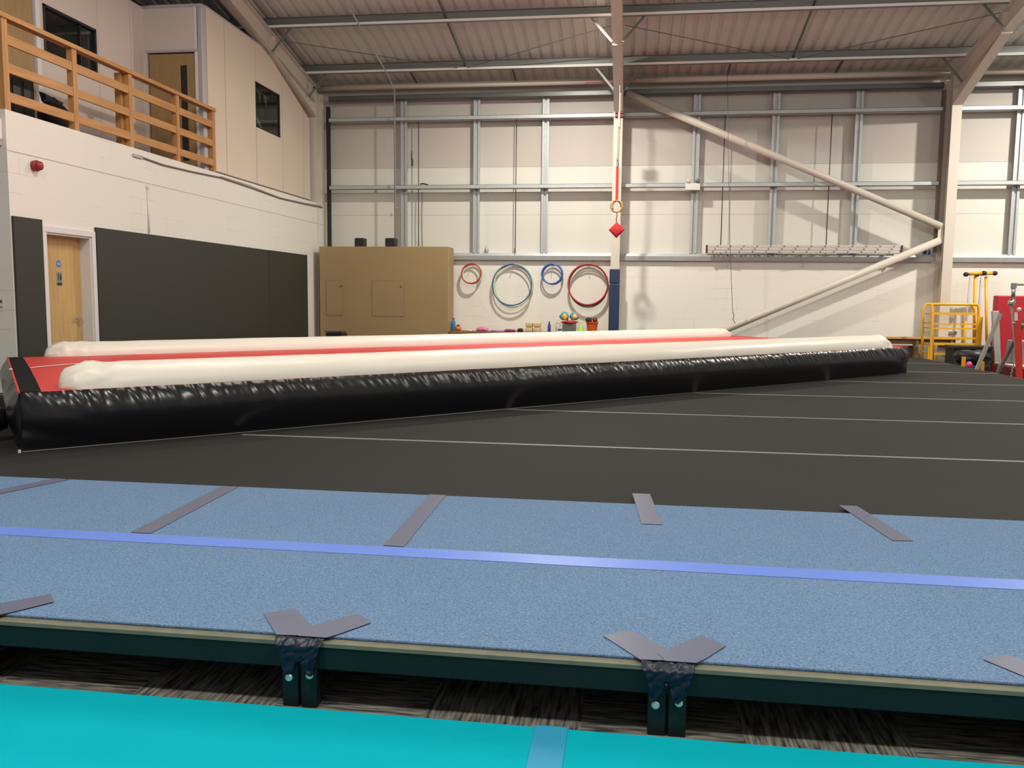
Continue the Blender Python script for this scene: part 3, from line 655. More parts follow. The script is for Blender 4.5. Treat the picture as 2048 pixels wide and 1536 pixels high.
# ================================================================== BACK WALL ITEMS
# tan cupboard
cy0, cy1 = 17.35*S, YB-.25
c = thing('tan_cupboard', (-5.3, 18.7, 0), 'large tan board cupboard in the back left corner', 'cupboard')
cx0, cx1, cz = -6.545*S, -3.77*S, WZ(2.357)
MB().box((cx0, cy0, 0), (cx1, cy1, cz)).build('body', M['mdf'], parent=c, bevel=.012)
for (a, bb_, kx) in ((-6.40, -6.05, -6.06), (-5.40, -4.715, -4.767)):
    b = MB(); z0, z1 = WZ(.915), WZ(1.645); f = .008
    b.box((a*S, cy0-.006, z0), (bb_*S, cy0, z1))
    hp = b.build('hatch', M['mdf'], parent=c, bevel=.002)
    j = MB(); 
    for p_, q_ in (((a*S-f, z0-f), (bb_*S+f, z0)), ((a*S-f, z1), (bb_*S+f, z1+f)), ((bb_*S, z0), (bb_*S+f, z1)), ((a*S-f, z0), (a*S, z1))): j.box((p_[0], cy0-.002, p_[1]), (q_[0], cy0+.001, q_[1]))
    j.build('gap', M['joint'], parent=hp)
    MB().lathe((kx*S, cy0-.03, WZ(1.54)), [(.014, 0), (.018, .012), (.016, .024)], 12, 'y').build('lock', M['joint'], parent=hp)
# two loudspeakers on the cupboard
for x0, x1, lab in ((-5.80, -5.59, 'left'), (-5.14, -4.92, 'right')):
    yy0 = 17.42*S; sp = thing('loudspeaker', ((x0+x1)/2*S, yy0, cz), 'small black loudspeaker on the tan cupboard, %s one' % lab, 'loudspeaker', 'speakers on the cupboard')
    zt = WZ(2.515)+.10*0
    MB().box((x0*S, yy0, cz), (x1*S, yy0+.22, cz+.19)).build('cabinet', M['black'], parent=sp, bevel=.02)
    xm = (x0+x1)/2*S
    MB().lathe((xm, yy0-.004, cz+.065), [(.055, .006), (.06, 0), (.045, .004), (.01, .02)][::-1] if 0 else [(.06, 0), (.062, .006)], 20, 'y').build('woofer', M['black_m'], parent=sp)
    MB().lathe((xm, yy0-.004, cz+.15), [(.02, 0), (.022, .006)], 16, 'y').build('tweeter', M['black_m'], parent=sp)
# amp case in front
am = thing('equipment_case', (-6.1, 17.0, 0), 'black equipment case with metal corners standing in front of the tan cupboard', 'case')
MB().box((-6.28, 16.96, 0), (-5.93, 17.3, .56)).build('body', M['black'], parent=am, bevel=.01)
MB().box((-6.27, 16.98, .565), (-5.95, 17.28, .60)).build('lid', M['dgrey_tube'], parent=am, bevel=.008)
for x in (-6.27, -5.955): MB().box((x-.012, 16.95, .57), (x+.012, 16.98, .61)).build('corner', M['chrome'], parent=am)
# low table
tb = thing('low_table', (-2.3, 18.8, 0), 'long low brown wooden table under the hoops', 'table')
tz = .58; ty0, ty1 = 18.35, 19.12
MB().box((-3.985, ty0, tz-.04), (-.58, ty1, tz)).build('table_top', M['table'], parent=tb, bevel=.004)
MB().box((-3.97, ty0+.05, tz-.14), (-.63, ty0+.08, tz-.04)).build('apron', M['table'], parent=tb)
for x in (-3.97, -2.35, -.68):
    for y in (ty0+.03, ty1-.08): MB().box((x, y, 0), (x+.05, y+.05, tz-.04)).build('leg', M['table'], parent=tb)
def bottle(x, y, z, h, r, m_, lab, cap='dblue_pl'):
    t_ = thing('water_bottle', (x, y, z), lab, 'bottle')
    MB().lathe((x, y, z), [(r*.9, 0), (r, .01), (r, h*.68), (r*.45, h*.82), (r*.4, h*.88)], 18).build('body', m_, parent=t_, smooth=True)
    MB().lathe((x, y, z+h*.88), [(r*.5, 0), (r*.5, h*.07), (r*.25, h*.12)], 14).build('cap', M[cap], parent=t_)
    return t_
bottle(-3.925, 18.6, tz, .29, .045, M['blue_pl'], 'light blue water bottle at the left end of the low table')
ob = thing('orange_pot', (-3.82, 18.62, tz), 'small orange pot with grey lid beside the light blue bottle', 'pot')
MB().lathe((-3.82, 18.62, tz), [(.04, 0), (.068, .03), (.07, .075), (.05, .10)], 18).build('body', M['orange_pl'], parent=ob, smooth=True)
MB().lathe((-3.82, 18.62, tz+.10), [(.045, 0), (.04, .03), (.02, .045)], 16).build('lid', M['bin_grey'], parent=ob, smooth=True)
def blob(name, c_, r, m_, lab, cat, seed=0, amp=.25, fr=6.0, n_=24):
    b = MB(); c_ = Vector(c_)
    def fn(u, v):
        th = 2*PI*u; ph = PI*v
        d_ = Vector((math.sin(ph)*math.cos(th), math.sin(ph)*math.sin(th), math.cos(ph)))
        k = 1+amp*noise.noise(d_*fr*.4+Vector((seed, 0, 0)))
        return c_+Vector((d_.x*r[0]*k, d_.y*r[1]*k, max(d_.z*r[2]*k, -r[2]*.8)))
    b.grid(fn, n_, n_//2)
    o = b.build(name, m_, smooth=True, weld=True); return tag(o, lab, cat) if lab else o
blob('pompom', (-3.27, 18.62, tz+.042), (.12, .08, .05), M['pinkfluff'], 'fluffy pink pompom on the low table', 'pompom', 1, .8, 14)
blob('lilac_cloth', (-2.97, 18.6, tz+.016), (.13, .07, .02), M['lilaccloth'], 'flat lilac cloth beside the pink pompom', 'cloth', 2, .5)
blob('white_cloth', (-3.55, 18.6, tz+.013), (.11, .07, .016), M['offwhite'], 'small white cloth left of the pink pompom', 'cloth', 5, .5)
blob('purple_cloth', (-2.66, 18.6, tz+.024), (.12, .07, .03), M['purple'], 'crumpled purple cloth in the middle of the low table', 'cloth', 3, .6)
blob('knitted_hat', (-2.43, 18.6, tz+.037), (.07, .07, .046), M['black_m'], 'small black knitted hat between purple cloth and foam blocks', 'hat', 4, .2)
k = 0
for x in (-2.235, -2.06):
    for z in (0, 1):
        k += 1
        lab = ('lower' if z == 0 else 'upper')+' tan foam block of the '+('left' if x < -2.1 else 'right')+' pair on the low table'
        o = MB().box((x-.075, 18.55, tz+z*.108), (x+.075, 18.75, tz+z*.108+.105)).build('foam_block', M['cork'], bevel=.025)
        tag(o, lab, 'block', 'foam blocks')
bottle(-1.80, 18.68, tz+.0, .24, .034, M['dblue_pl'], 'slim dark blue bottle right of the foam blocks')
jr = thing('glass_jar', (-1.60, 18.6, tz), 'glass jar with pale lid beside the grey bin', 'jar')
MB().lathe((-1.60, 18.6, tz), [(.05, 0), (.055, .01), (.055, .17), (.045, .19)], 18).build('body', M['jar'], parent=jr, smooth=True)
MB().lathe((-1.60, 18.6, tz+.19), [(.05, 0), (.05, .025)], 18).build('lid', M['hoop_y'], parent=jr)
tn = thing('blue_tin', (-1.545, 18.45, tz), 'small tin with a blue and white band in front of the glass jar', 'tin')
MB().lathe((-1.545, 18.45, tz), [(.04, 0), (.04, .05)], 16).build('base', M['offwhite'], parent=tn)
MB().lathe((-1.545, 18.45, tz+.05), [(.041, 0), (.041, .04)], 16).build('band', M['dblue_pl'], parent=tn)
MB().lathe((-1.545, 18.45, tz+.09), [(.04, 0), (.038, .015)], 16).build('lid', M['offwhite'], parent=tn)
bn = thing('storage_bin', (-1.36, 18.7, tz), 'grey storage bin on the low table with red rim', 'bin')
MB().prism([(-1.50, 18.52, tz), (-1.22, 18.52, tz), (-1.22, 18.86, tz), (-1.50, 18.86, tz)], (0, 0, .20)).build('body', M['bin_grey'], parent=bn, bevel=.02)
blob('rimtmp', (-1.36, 18.69, tz+.225), (.185, .2, .038), M['red_pad'], '', '', 9, .2).name = 'rim_cloth'
rc = bpy.data.objects['rim_cloth']; wl_ = rc.location.copy(); rc.parent = bn; rc.location = wl_-bn.location
for q, (xx, zz) in enumerate(((-1.47, .35), (-1.255, .35))):
    blob('patterned_bundle', (xx, 18.70, tz+zz), (.095, .12, .10), M['pattern'], 'colourful patterned fabric bundle on the grey bin, %s one' % ('left' if q == 0 else 'right'), 'fabric', 11+q, .3)
cn = MB().lathe((-1.10, 18.62, tz), [(.085, 0), (.08, .01), (.035, .14), (.02, .16)], 20)
tag(cn.build('lime_cone', M['lime'], smooth=True), 'lime green cone between grey bin and orange bucket', 'cone')
bk = thing('orange_bucket', (-.86, 18.6, tz), 'orange bucket full of odds at the right end of the low table', 'bucket')
MB().lathe((-.86, 18.6, tz), [(.10, 0), (.125, .22), (.14, .225), (.14, .245), (.11, .24)], 24).build('body', M['bucket'], parent=bk, smooth=False)
MB().tube([(-.86+.13*math.cos(a), 18.6, tz+.235+.05*math.sin(a)) for a in [PI*i/10 for i in range(11)]], .008, 8).build('handle', M['red_post'], parent=bk)
blob('black_grip', (-.93, 18.62, tz+.28), (.065, .05, .05), M['black_m'], 'dark gym grips sticking out of the orange bucket', 'grips', 21, .6)
blob('brown_glove', (-.80, 18.60, tz+.28), (.05, .05, .06), M['maroon'], 'dark red glove sticking out of the orange bucket', 'glove', 22, .5)

# hoops
def hoop(x0, x1, zt, zb, yy, m_, lab, tilt=.0, yaw=0.0, r=.016):
    cx_, cz_ = (x0+x1)/2*S, (WZ(zt)+WZ(zb))/2; rx, rz = (x1-x0)/2*S-r, (WZ(zt)-WZ(zb))/2-r
    pts = []
    for i in range(56):
        a = 2*PI*i/56
        pts.append((cx_+rx*math.cos(a), yy+tilt*math.sin(a)+yaw*math.cos(a), cz_+rz*math.sin(a)))
    tag(MB().tube(pts, r, 10, closed=True).build('hula_hoop', m_, smooth=True), lab, 'hoop')
Yh = YB-.17
hoop(-3.63, -3.185, 2.05, 1.605, Yh, M['hoop_r'], 'small dark red hoop, front one of the leftmost small pair', .05)
hoop(-3.61, -3.165, 2.045, 1.60, Yh+.045, M['hoop_lg'], 'small pale green hoop behind the small dark red hoop', .06, .02)
hoop(-2.965, -2.10, 2.04, 1.155, Yh, M['hoop_b'], 'big blue hoop left of the small blue hoops', .04, -.02, .014)
hoop(-2.935, -2.10, 2.03, 1.115, Yh+.05, M['hoop_y'], 'big yellow green hoop behind the big blue hoop', .05, .03, .014)
hoop(-2.92, -2.085, 2.045, 1.135, Yh+.09, M['hoop_lg'], 'big pale green hoop at the back of the big blue set', .03, .03, .011)
hoop(-1.92, -1.465, 2.05, 1.61, Yh, M['hoop_b'], 'small blue hoop, front one of the small blue pair', .04)
hoop(-1.90, -1.45, 2.045, 1.60, Yh+.05, M['hoop_b'], 'small blue hoop, back one of the small blue pair', .05)
hoop(-1.36, -.505, 2.055, 1.185, Yh-.02, M['hoop_r'], 'big red hoop, front one nearest the middle column', .03, 0, .016)
hoop(-1.355, -.50, 2.05, 1.165, Yh+.02, M['hoop_r'], 'big red hoop sandwiched between red and green hoops', .04, 0, .014)
hoop(-1.345, -.51, 2.045, 1.135, Yh+.06, M['hoop_g'], 'big dark green hoop behind the big red hoops', .05, 0, .015)
for x, lab in ((-3.40, 'holding the red and green small hoops'), (-2.52, 'holding the big blue hoop'), (-1.69, 'holding the small blue hoops'), (-.93, 'holding the big red hoops')):
    zt = WZ(2.02)
    tag(MB().tube([(x*S, YB, zt), (x*S, YB-.22, zt-.005), (x*S, YB-.24, zt+.03)], .006, 8).build('wall_hook', M['galv_d']), 'steel wall hook %s' % lab, 'hook')

# ladder on the sill (three stacked sections lying flat on the sill)
ld = thing('extension_ladder', (3.5, 18.9, WZ(2.28)), 'long aluminium extension ladder lying on the sill rail', 'ladder')
for k in range(3):
    z = WZ(2.272)+.03+k*.058; x0 = 1.47*S+k*.015; x1 = 5.20*S-.02*(2-k)
    yf, ybk = YB-.27, YB-.04
    sct = MB().box((x0, yf-.012, z-.025), (x1, yf+.012, z+.025)).build('ladder_section', M['alu'], parent=ld, bevel=.003)
    MB().box((x0, ybk-.012, z-.022), (x1, ybk+.012, z+.022)).build('stile', M['alu'], parent=sct)
    for i in range(14):
        xx = x0+.12+i*.277+k*.03
        if xx < x1-.05: MB().tube([(xx, yf-.020, z), (xx, ybk, z)], .014, 8).build('rung', M['dark_rod'], parent=sct)
for xx in (1.46*S, 5.21*S): MB().box((xx-.018, YB-.295, WZ(2.262)+.004), (xx+.018, YB-.245, WZ(2.272)+.17)).build('end_cap', M['maroon'], parent=ld)
for xx in (1.9*S, 3.4*S, 4.9*S):
    b = MB(); b.bar((xx, YB-.29, WZ(2.258)), (xx, YB, WZ(2.258)), .03, .008); b.bar((xx, YB-.285, WZ(2.258)), (xx, YB-.02, WZ(2.0)), .02, .008, (1, 0, 0)); b.build('bracket', M['steel_w'], parent=ld)
# emergency twin spot
em = thing('emergency_light', W(1.15, 17.95, 3.52), 'white twin spot emergency light box on the middle wall rail', 'light')
MB().box(W(1.0, 17.86, 3.53), W(1.29, 17.965, 3.67)).build('housing', M['offwhite'], parent=em, bevel=.01)
for x in (1.06, 1.24):
    MB().lathe(W(x, 17.86, 3.71), [(.035, -.03), (.05, 0), (.05, .05), (.03, .08)], 16, 'y').build('lamp', M['steel_w'] if x < 1.1 else M['galv_d'], parent=em, smooth=True)
# small items on the sill and wall
def sill_thing(x, h, r, m_, lab, cat, name):
    z = WZ(2.272); tag(MB().lathe((x*S, YB+.03, z), [(r*.8, 0), (r, .01), (r*.9, h*.6), (r*.4, h*.8), (r*.35, h)], 14).build(name, m_, smooth=True), lab, cat)
sill_thing(-3.115, .16, .045, M['grey_tube'], 'small grey ornament on the sill rail above the small red hoop', 'ornament', 'grey_ornament')
sill_thing(-2.528, .13, .035, M['cork'], 'small brown pot on the sill rail above the big blue hoop', 'pot', 'brown_pot')
sill_thing(5.73, .17, .04, M['dblue_pl'], 'blue spray bottle on the sill rail beside the right column', 'bottle', 'blue_bottle')
sill_thing(5.82, .11, .03, M['hoop_b'], 'smaller blue bottle on the sill rail touching the right column', 'bottle', 'blue_bottle')
tag(MB().tube([W(-4.755, 18.12, 4.42), W(-4.75, 18.1, 4.28), W(-4.725, 18.08, 4.20), W(-4.73, 18.08, 4.10)], [.008, .010, .022, .02], 8).build('black_rope', M['black']), 'short black cord hanging on the left bay cladding', 'cord')
tag(MB().tube([W(-4.53, 18.0, 3.71), W(-4.45, 17.98, 3.715), W(-4.36, 18.0, 3.69)], .014, 8).build('black_strap', M['black']), 'black strap end lying on the middle wall rail', 'strap')
tag(MB().tube([W(-4.50, 18.05, 3.55), W(-4.515, 18.05, 3.0), W(-4.50, 18.05, 2.29)], .010, 8).build('black_cable', M['dark_rod']), 'dark cable hanging down beside the tie rod behind the cupboard', 'cable')
tag(MB().tube([W(1.69, 17.3, 5.70), W(1.78, 17.35, 4.0), W(1.87, 17.4, 2.4), W(1.97, 17.42, 1.1)], .006, 6).build('hanging_cable', M['dark_rod']), 'long thin cable hanging from the roof in front of the ladder', 'cable')
for sx in (-.02, .03): pass
tag(MB().tube([W(1.97, 17.42, 1.10), W(2.0, 17.42, 1.02), W(1.98, 17.42, .95), W(2.03, 17.42, .86)], .009, 6).build('cable_hook', M['dark_rod']), 'dark hook at the end of the long hanging cable', 'hook')
tag(MB().tube([W(-1.05, 17.80, 5.665), W(-.05, 17.80, 5.71)], .007, 6).build('red_rope', M['red_web']), 'thin red rope tied across the eaves tube by the middle column', 'rope')

# hanging rings on the middle rafter
rx, ry = -.336*S, 16.8*S
rg = thing('hanging_rings', (rx, ry, 3), 'gymnastic rings hanging on red strap from the middle rafter', 'rings')
zh = lambda z_: H+(z_-H)*S
def z168(v): # heights surveyed at this depth
    return v
top = WZ(5.35)
MB().tube([(rx, ry, top+.03), (rx, ry, WZ(5.22))], .018, 10).build('shackle', M['chrome'], parent=rg)
MB().tube([(rx, ry-.02, WZ(5.22)), (rx, ry-.02, WZ(4.62))], .009, 8).build('rope', M['offwhite'], parent=rg)
MB().tube([(rx+.025, ry, WZ(5.22)), (rx+.02, ry, WZ(4.62))], .009, 8).build('rope', M['rope'], parent=rg)
for sx in (-.055, .045):
    for dz_ in (0, .075): MB().lathe((rx+sx-.03, ry-.02, WZ(4.78)+dz_), [(.03, 0), (.034, .01), (.034, .05), (.03, .06)], 14, 'x').build('pulley', M['maroon'], parent=rg)
MB().lathe((rx, ry-.03, WZ(4.60)), [(.025, 0), (.03, .03), (.02, .06)], 12, 'y').build('swivel', M['chrome'], parent=rg)
for sx in (-.012, .014): MB().tube([(rx+sx, ry, WZ(4.60)), (rx+sx-.01, ry, WZ(3.98))], .009, 8).build('rope', M['rope'], parent=rg)
b = MB()
for i in range(5): b.tube([(rx-.012+.022*math.cos(a+i), ry+.01*math.sin(a), WZ(3.98)-.03*i+.028*math.sin(a)) for a in [2*PI*q/10 for q in range(10)]], .006, 6, closed=True)
b.build('chain', M['dark_rod'], parent=rg)
xs = rx-.014
b = MB(); b.box((xs-.030, ry-.004, WZ(3.20)), (xs+.028, ry+.004, WZ(3.85))); b.build('red_strap', M['red_web'], parent=rg)
for q, (ya, sx) in enumerate(((.45, -.012), (-.5, .02))):
    cz_ = WZ(3.10); R_ = .115
    pts = [(xs-.006+sx+R_*math.cos(a)*math.cos(ya), ry+R_*math.cos(a)*math.sin(ya), cz_+R_*math.sin(a)) for a in [2*PI*i/32 for i in range(32)]]
    MB().tube(pts, .016, 10, closed=True).build('wooden_ring', M['ringwood'], parent=rg, smooth=True)
MB().tube([(xs, ry, WZ(3.0)), (xs+.012, ry, WZ(2.93)), (xs-.004, ry, WZ(2.86)), (xs+.006, ry, WZ(2.79))], .010, 8).build('clip', M['dark_rod'], parent=rg)
bg = MB()
def bag(u, v):
    a, c_ = u*2-1, v*2-1
    x_, z_ = (a+c_)/2*.165, (a-c_)/2*.165
    puff = (max(0, 1-a*a)*max(0, 1-c_*c_))**.45*.05
    return Vector((x_, -puff, z_))
cc = Vector((xs+.008, ry, WZ(2.65)))
bg.grid(lambda u, v: cc+bag(u, v), 14, 14); bg.grid(lambda u, v: cc+Vector((bag(u, v).x, -bag(u, v).y, bag(u, v).z)), 14, 14)
tag(bg.build('beanbag', M['red_bag'], smooth=True, weld=True), 'red square beanbag hanging cornerwise below the wooden rings', 'beanbag')

# ================================================================== SPRUNG FLOOR
FZ = .21
sf = thing('sprung_floor', (-.5, 11, 0), 'large black carpeted sprung floor', 'sprung floor')
seam_y = [6.45+2.005*i for i in range(6)]
ed = [4.60]+seam_y+[18.1]
FX0, FX1 = -7.0, 5.78
MB().box((FX0+.03, 4.62, .0), (FX1-.03, 18.08, FZ-.045)).build('foam_base', M['maroon'], parent=sf)
for a, c in zip(ed, ed[1:]): MB().box((FX0, a+.003, FZ-.045), (FX1, c-.003, FZ)).build('carpet_roll', M['carpet_k'], parent=sf)
for i, y in enumerate(seam_y):
    x0 = -3.1 if i == 0 else FX0+.1
    MB().box((x0, y-.024, FZ), (FX1-.01, y+.024, FZ+.0015)).build('seam_tape', M['seam'], parent=sf)
MB().box((FX1, 4.6, FZ-.04), (FX1+.012, 18.1, FZ-.002)).build('edge_trim', M['pale_top'], parent=sf)

# ================================================================== AIR TRACK
A = Vector((-4.247, 5.41, FZ)); D = Vector((.704, .710, 0)).normalized(); N = Vector((-D.y, D.x, 0)); UZ = Vector((0, 0, 1))
LEN, WID, HT, SK = 12.08, 3.75, .425, .10
def T(al, ac, z): return A+D*(al+SK*ac)+N*ac+UZ*z
at_ = thing('inflatable_track', A+D*6+N*1.9, 'huge inflatable tumbling track with black sides red top and white side rolls', 'tumbling track')
def fbm(p, o=3):
    s_ = 0; a_ = 1
    for _ in range(o): s_ += a_*noise.noise(p); p = p*2.1; a_ *= .5
    return s_
def wr(al, v, sd):
    # pleats gather at the top seam, dying away downwards; diagonal puckers near the ends
    top_ = max(0, (v-.62)/.38)**1.3
    dens = .55+.75*fbm(Vector((al*.6, sd, 3.1)), 2)
    q_ = fbm(Vector((al*9.0+v*2.0, sd*7, v*.9)), 2); pl = 1.1-2.6*abs(q_)
    e_ = max(0, 1-al/1.1)+max(0, 1-(LEN-al)/.9)
    dg = noise.noise(Vector((al*3.2+v*4.5, sd, 7.7)))
    sm = noise.noise(Vector((al*1.1, v*2.2, sd+1.3)))
    return .020*top_*pl*max(.12, dens*1.3)+.020*e_*dg*math.sin(PI*v)+.004*sm*math.sin(PI*v)
def bulge(v): return .085*max(0, math.sin(PI*min(1, max(0, v))**1.35))**.75
def side(al, v, sd, endf):
    return bulge(v)*endf+wr(al, v, sd)
def endfac(t, L_): # side face flattens into the corner seam
    d_ = min(t, L_-t); return min(1, (d_/.22))**.5 if d_ > 0 else 0
b = MB()
nu, nv = 1300, 26
def f_long(ac, sgn, sd):
    def fn(u, v):
        al = u*LEN; off = side(al, v, sd, endfac(al, LEN))
        return T(al, ac, v*HT)-N*sgn*off
    return fn
b.grid(f_long(0, 1, 0.0), nu, nv); b.grid(f_long(WID, -1, 5.0), nu//3, nv)
def f_end(al0, sgn, sd):
    def fn(u, v):
        ac = u*WID; off = bulge(v)*endfac(ac, WID)+.5*wr(3+ac, v, sd)*1.0
        return T(al0, ac, v*HT)-D*sgn*off
    return fn
b.grid(f_end(0, 1, 9.0), 240, nv); b.grid(f_end(LEN, -1, 13.0), 240, nv)
b.grid(lambda u, v: T(u*LEN, v*WID, .004), 2, 2)
b.build('black_side', M['vinyl_k'], parent=at_, smooth=True)
def dome(al, ac):
    t_ = ac/WID; e = min(1, al/.5, (LEN-al)/.5)
    return HT+.045*math.sin(PI*t_)**.7*max(0, e)**.5 + .004*noise.noise(Vector((al*2.2, ac*2.2, 2)))*e
b = MB(); b.grid(lambda u, v: T(.13+u*(LEN-.26), v*WID, dome(.13+u*(LEN-.26), v*WID)), 240, 40)
b.build('red_top', M['vinyl_r'], parent=at_, smooth=True)
for a0, a1 in ((0, .135), (LEN-.135, LEN)):
    b = MB(); b.grid(lambda u, v: T(a0+u*(a1-a0), v*WID, dome(a0+u*(a1-a0), v*WID)+.003), 4, 40); b.build('velcro_strip', M['velcro'], parent=at_, smooth=True)
b = MB(); b.grid(lambda u, v: T(.14+u*(LEN-.28), WID/2-.03+v*.075, dome(.14+u*(LEN-.28), WID/2)+.004), 200, 2); b.build('centre_line', M['line_w'], parent=at_)
# piping and seams
for a0 in (-.004, LEN+.004): MB().tube([T(a0, ac*WID/40, dome(max(0, min(LEN, a0)), ac*WID/40)+.002) for ac in range(41)], .009, 8).build('red_piping', M['vinyl_r'], parent=at_)
b = MB(); b.tube([T(al*LEN/60, -.012, .006) for al in range(61)], .005, 6)
b.build('base_seam', M['dgrey_tube'], parent=at_)
tb_ = MB(); tb_.box((-.008, -.005, 0), (.008, .005, .022)); 
q = MB(); q.v = [A+Vector((-.01, -.015, 0))+p_ for p_ in tb_.v]; q.f = tb_.f; q.build('corner_tab', M['offwhite'], parent=at_)
# side rolls
def roll(cen, a0, a1, sd, name, R2):
    b = MB(); R1 = .205; L_ = a1-a0; n1, n2 = 420, 40
    def fn(u, v):
        al = a0+u*L_; d_ = min(al-a0, a1-al)
        k = min(1, max(0, d_/.24)); shp = math.sqrt(max(0, 1-(1-k)**2))
        wid = R1*(.32+.68*shp) if k < 1 else R1; hgt = R2*shp
        th = 2*PI*v
        c_, s_ = math.cos(th), math.sin(th)
        e_ = max(0, 1-d_/.55)
        cre = e_*.042*fbm(Vector((al*7, th*2.2, sd)), 3)+.0035*noise.noise(Vector((al*3, th*1.5, sd)))
        if d_ <= 1e-6: cre = 0
        rad_w, rad_h = wid+cre, hgt+cre
        z = HT+.004+max(s_*rad_h, -.2*hgt)+ (0.0 if s_ > 0 else 0)
        lift = .045*math.sin(PI*max(0, min(1, cen/WID)))**.7*.3
        return T(al, cen+c_*rad_w, z+lift)
    b.grid(fn, n1, n2)
    return b.build(name, M['vinyl_w'], parent=at_, smooth=True, weld=True)
roll(.207, .25, LEN-.33, 2.0, 'side_roll', .176); roll(WID-.222, .33, LEN-.30, 6.0, 'side_roll', .158)
# strap handle, inflation sleeve
b = MB(); hp = [T(-.13, 2.35, .34), T(-.19, 2.33, .26), T(-.19, 2.62, .24), T(-.13, 2.65, .32)]
b.tube(hp, .012, 8); b.build('handle', M['black_m'], parent=at_)
MB().lathe(T(-.012, 1.95, HT+.01), [(.014, 0), (.016, .006), (.008, .012)], 10).build('white_button', M['offwhite'], parent=at_)
b = MB(); pts = []; rr = []
for i in range(40):
    t_ = i/39; base = T(-.08-.05*0, .62, .17)
    pts.append(base-D*(1.6*t_)+Vector((0, 0, .0))-N*(.05*t_)); rr.append(.075+.085*min(1, t_*7)+.006*noise.noise(Vector((t_*30, 0, 0))))
b.tube(pts, rr, 22); slv = b.build('inflation_sleeve', M['vinyl_k'], parent=at_, smooth=True)
slv['label'] = 'glossy black inflation sleeve'
MB().tube([pts[3]+Vector((.163*math.cos(a)*N.x, .163*math.cos(a)*N.y, .163*math.sin(a)))*.62 for a in [2*PI*i/20 for i in range(20)]], .012, 8, closed=True).build('tie_band', M['grey_tube'], parent=at_)

# ================================================================== FOREGROUND DECK
DZ = .228
dk = thing('raised_deck', (0, 3.6, 0), 'dark green timber deck on short legs under the blue carpet', 'platform')
YE = 2.585
MB().box((-5.2, YE-.034, .2045), (4.2, 4.59, .2175)).build('plywood_board', M['pale_edge'], parent=dk)
MB().box((-5.2, YE-.031, .128), (4.2, YE+.022, .2043)).build('front_board', M['green_wood'], parent=dk, bevel=.004)
legx = [-1.045+1.18*i for i in range(-3, 4)]
for i, x in enumerate(legx):
    for sx in (-.031, .031):
        lg = MB().box((x+sx-.027, YE-.040, .0), (x+sx+.027, YE+.012, .20)).build('leg', M['green_wood'], parent=dk, bevel=.003)
        MB().lathe((x+sx-.004+.008*(sx > 0), YE-.046, .098+(.012 if sx > 0 else 0)), [(.010, 0), (.0125, .003), (.0125, .007)], 16, 'y').build('bolt', M['bolt'], parent=lg)
    MB().box((x-.03, YE+.05, 0), (x+.03, 4.5, .022)).build('floor_runner', M['runner'], parent=dk)
    for yy in (3.25, 3.9, 4.5):
        MB().box((x-.03, yy, .022), (x+.03, yy+.06, .12)).build('leg', M['green_wood'], parent=dk)
for yy in (3.25, 3.9): MB().box((-5.2, yy, .12), (4.2, yy+.05, .204)).build('joist', M['green_wood'], parent=dk)
mt = thing('blue_carpet_mat', (0, 3.6, .218), 'long blue speckled carpet mat taped down on the deck', 'mat')
MB().box((-5.2, 2.59, .218), (4.2, 3.52, DZ)).build('front_panel', M['carpet_b'], parent=mt, bevel=.003)
MB().box((-5.2, 3.523, .218), (4.2, 4.60, DZ)).build('rear_panel', M['carpet_b'], parent=mt, bevel=.003)
tb_ = MB(); n = 60
top = []; bot = []
for i in range(n+1):
    x = -5.2+9.4*i/n; top.append((x, 3.589+.006*noise.noise(Vector((x*2, 0, 0))))); bot.append((x, 3.462+.006*noise.noise(Vector((x*2.7, 5, 0)))))
for i in range(n): tb_.prism([(*top[i], DZ+.0005), (*top[i+1], DZ+.0005), (*bot[i+1], DZ+.0005), (*bot[i], DZ+.0005)], (0, 0, .0015))
o = tb_.build('blue_tape', M['tape_b'], parent=mt); o['label'] = 'long bright blue tape line'
def tape(poly, z=DZ+.0022, nm='grey_tape', par=mt):
    return MB().prism([(*p_, z) for p_ in poly], (0, 0, .0012)).build(nm, M['tape_g'], parent=par)
tape([(-3.72, 3.62), (-3.62, 3.60), (-3.30, 4.58), (-3.40, 4.60)])
tape([(-2.29, 3.60), (-2.19, 3.60), (-2.235, 4.585), (-2.335, 4.585)])
tape([(-1.075, 3.60), (-.98, 3.60), (-1.01, 4.60), (-1.105, 4.60)])
tape([(.07, 4.18), (.17, 4.18), (.125, 4.84), (.025, 4.84)])
tape([(1.225, 4.09), (1.32, 4.10), (1.235, 4.76), (1.14, 4.76)])
tape([(2.6, 4.1), (2.7, 4.1), (2.62, 4.55), (2.52, 4.55)])
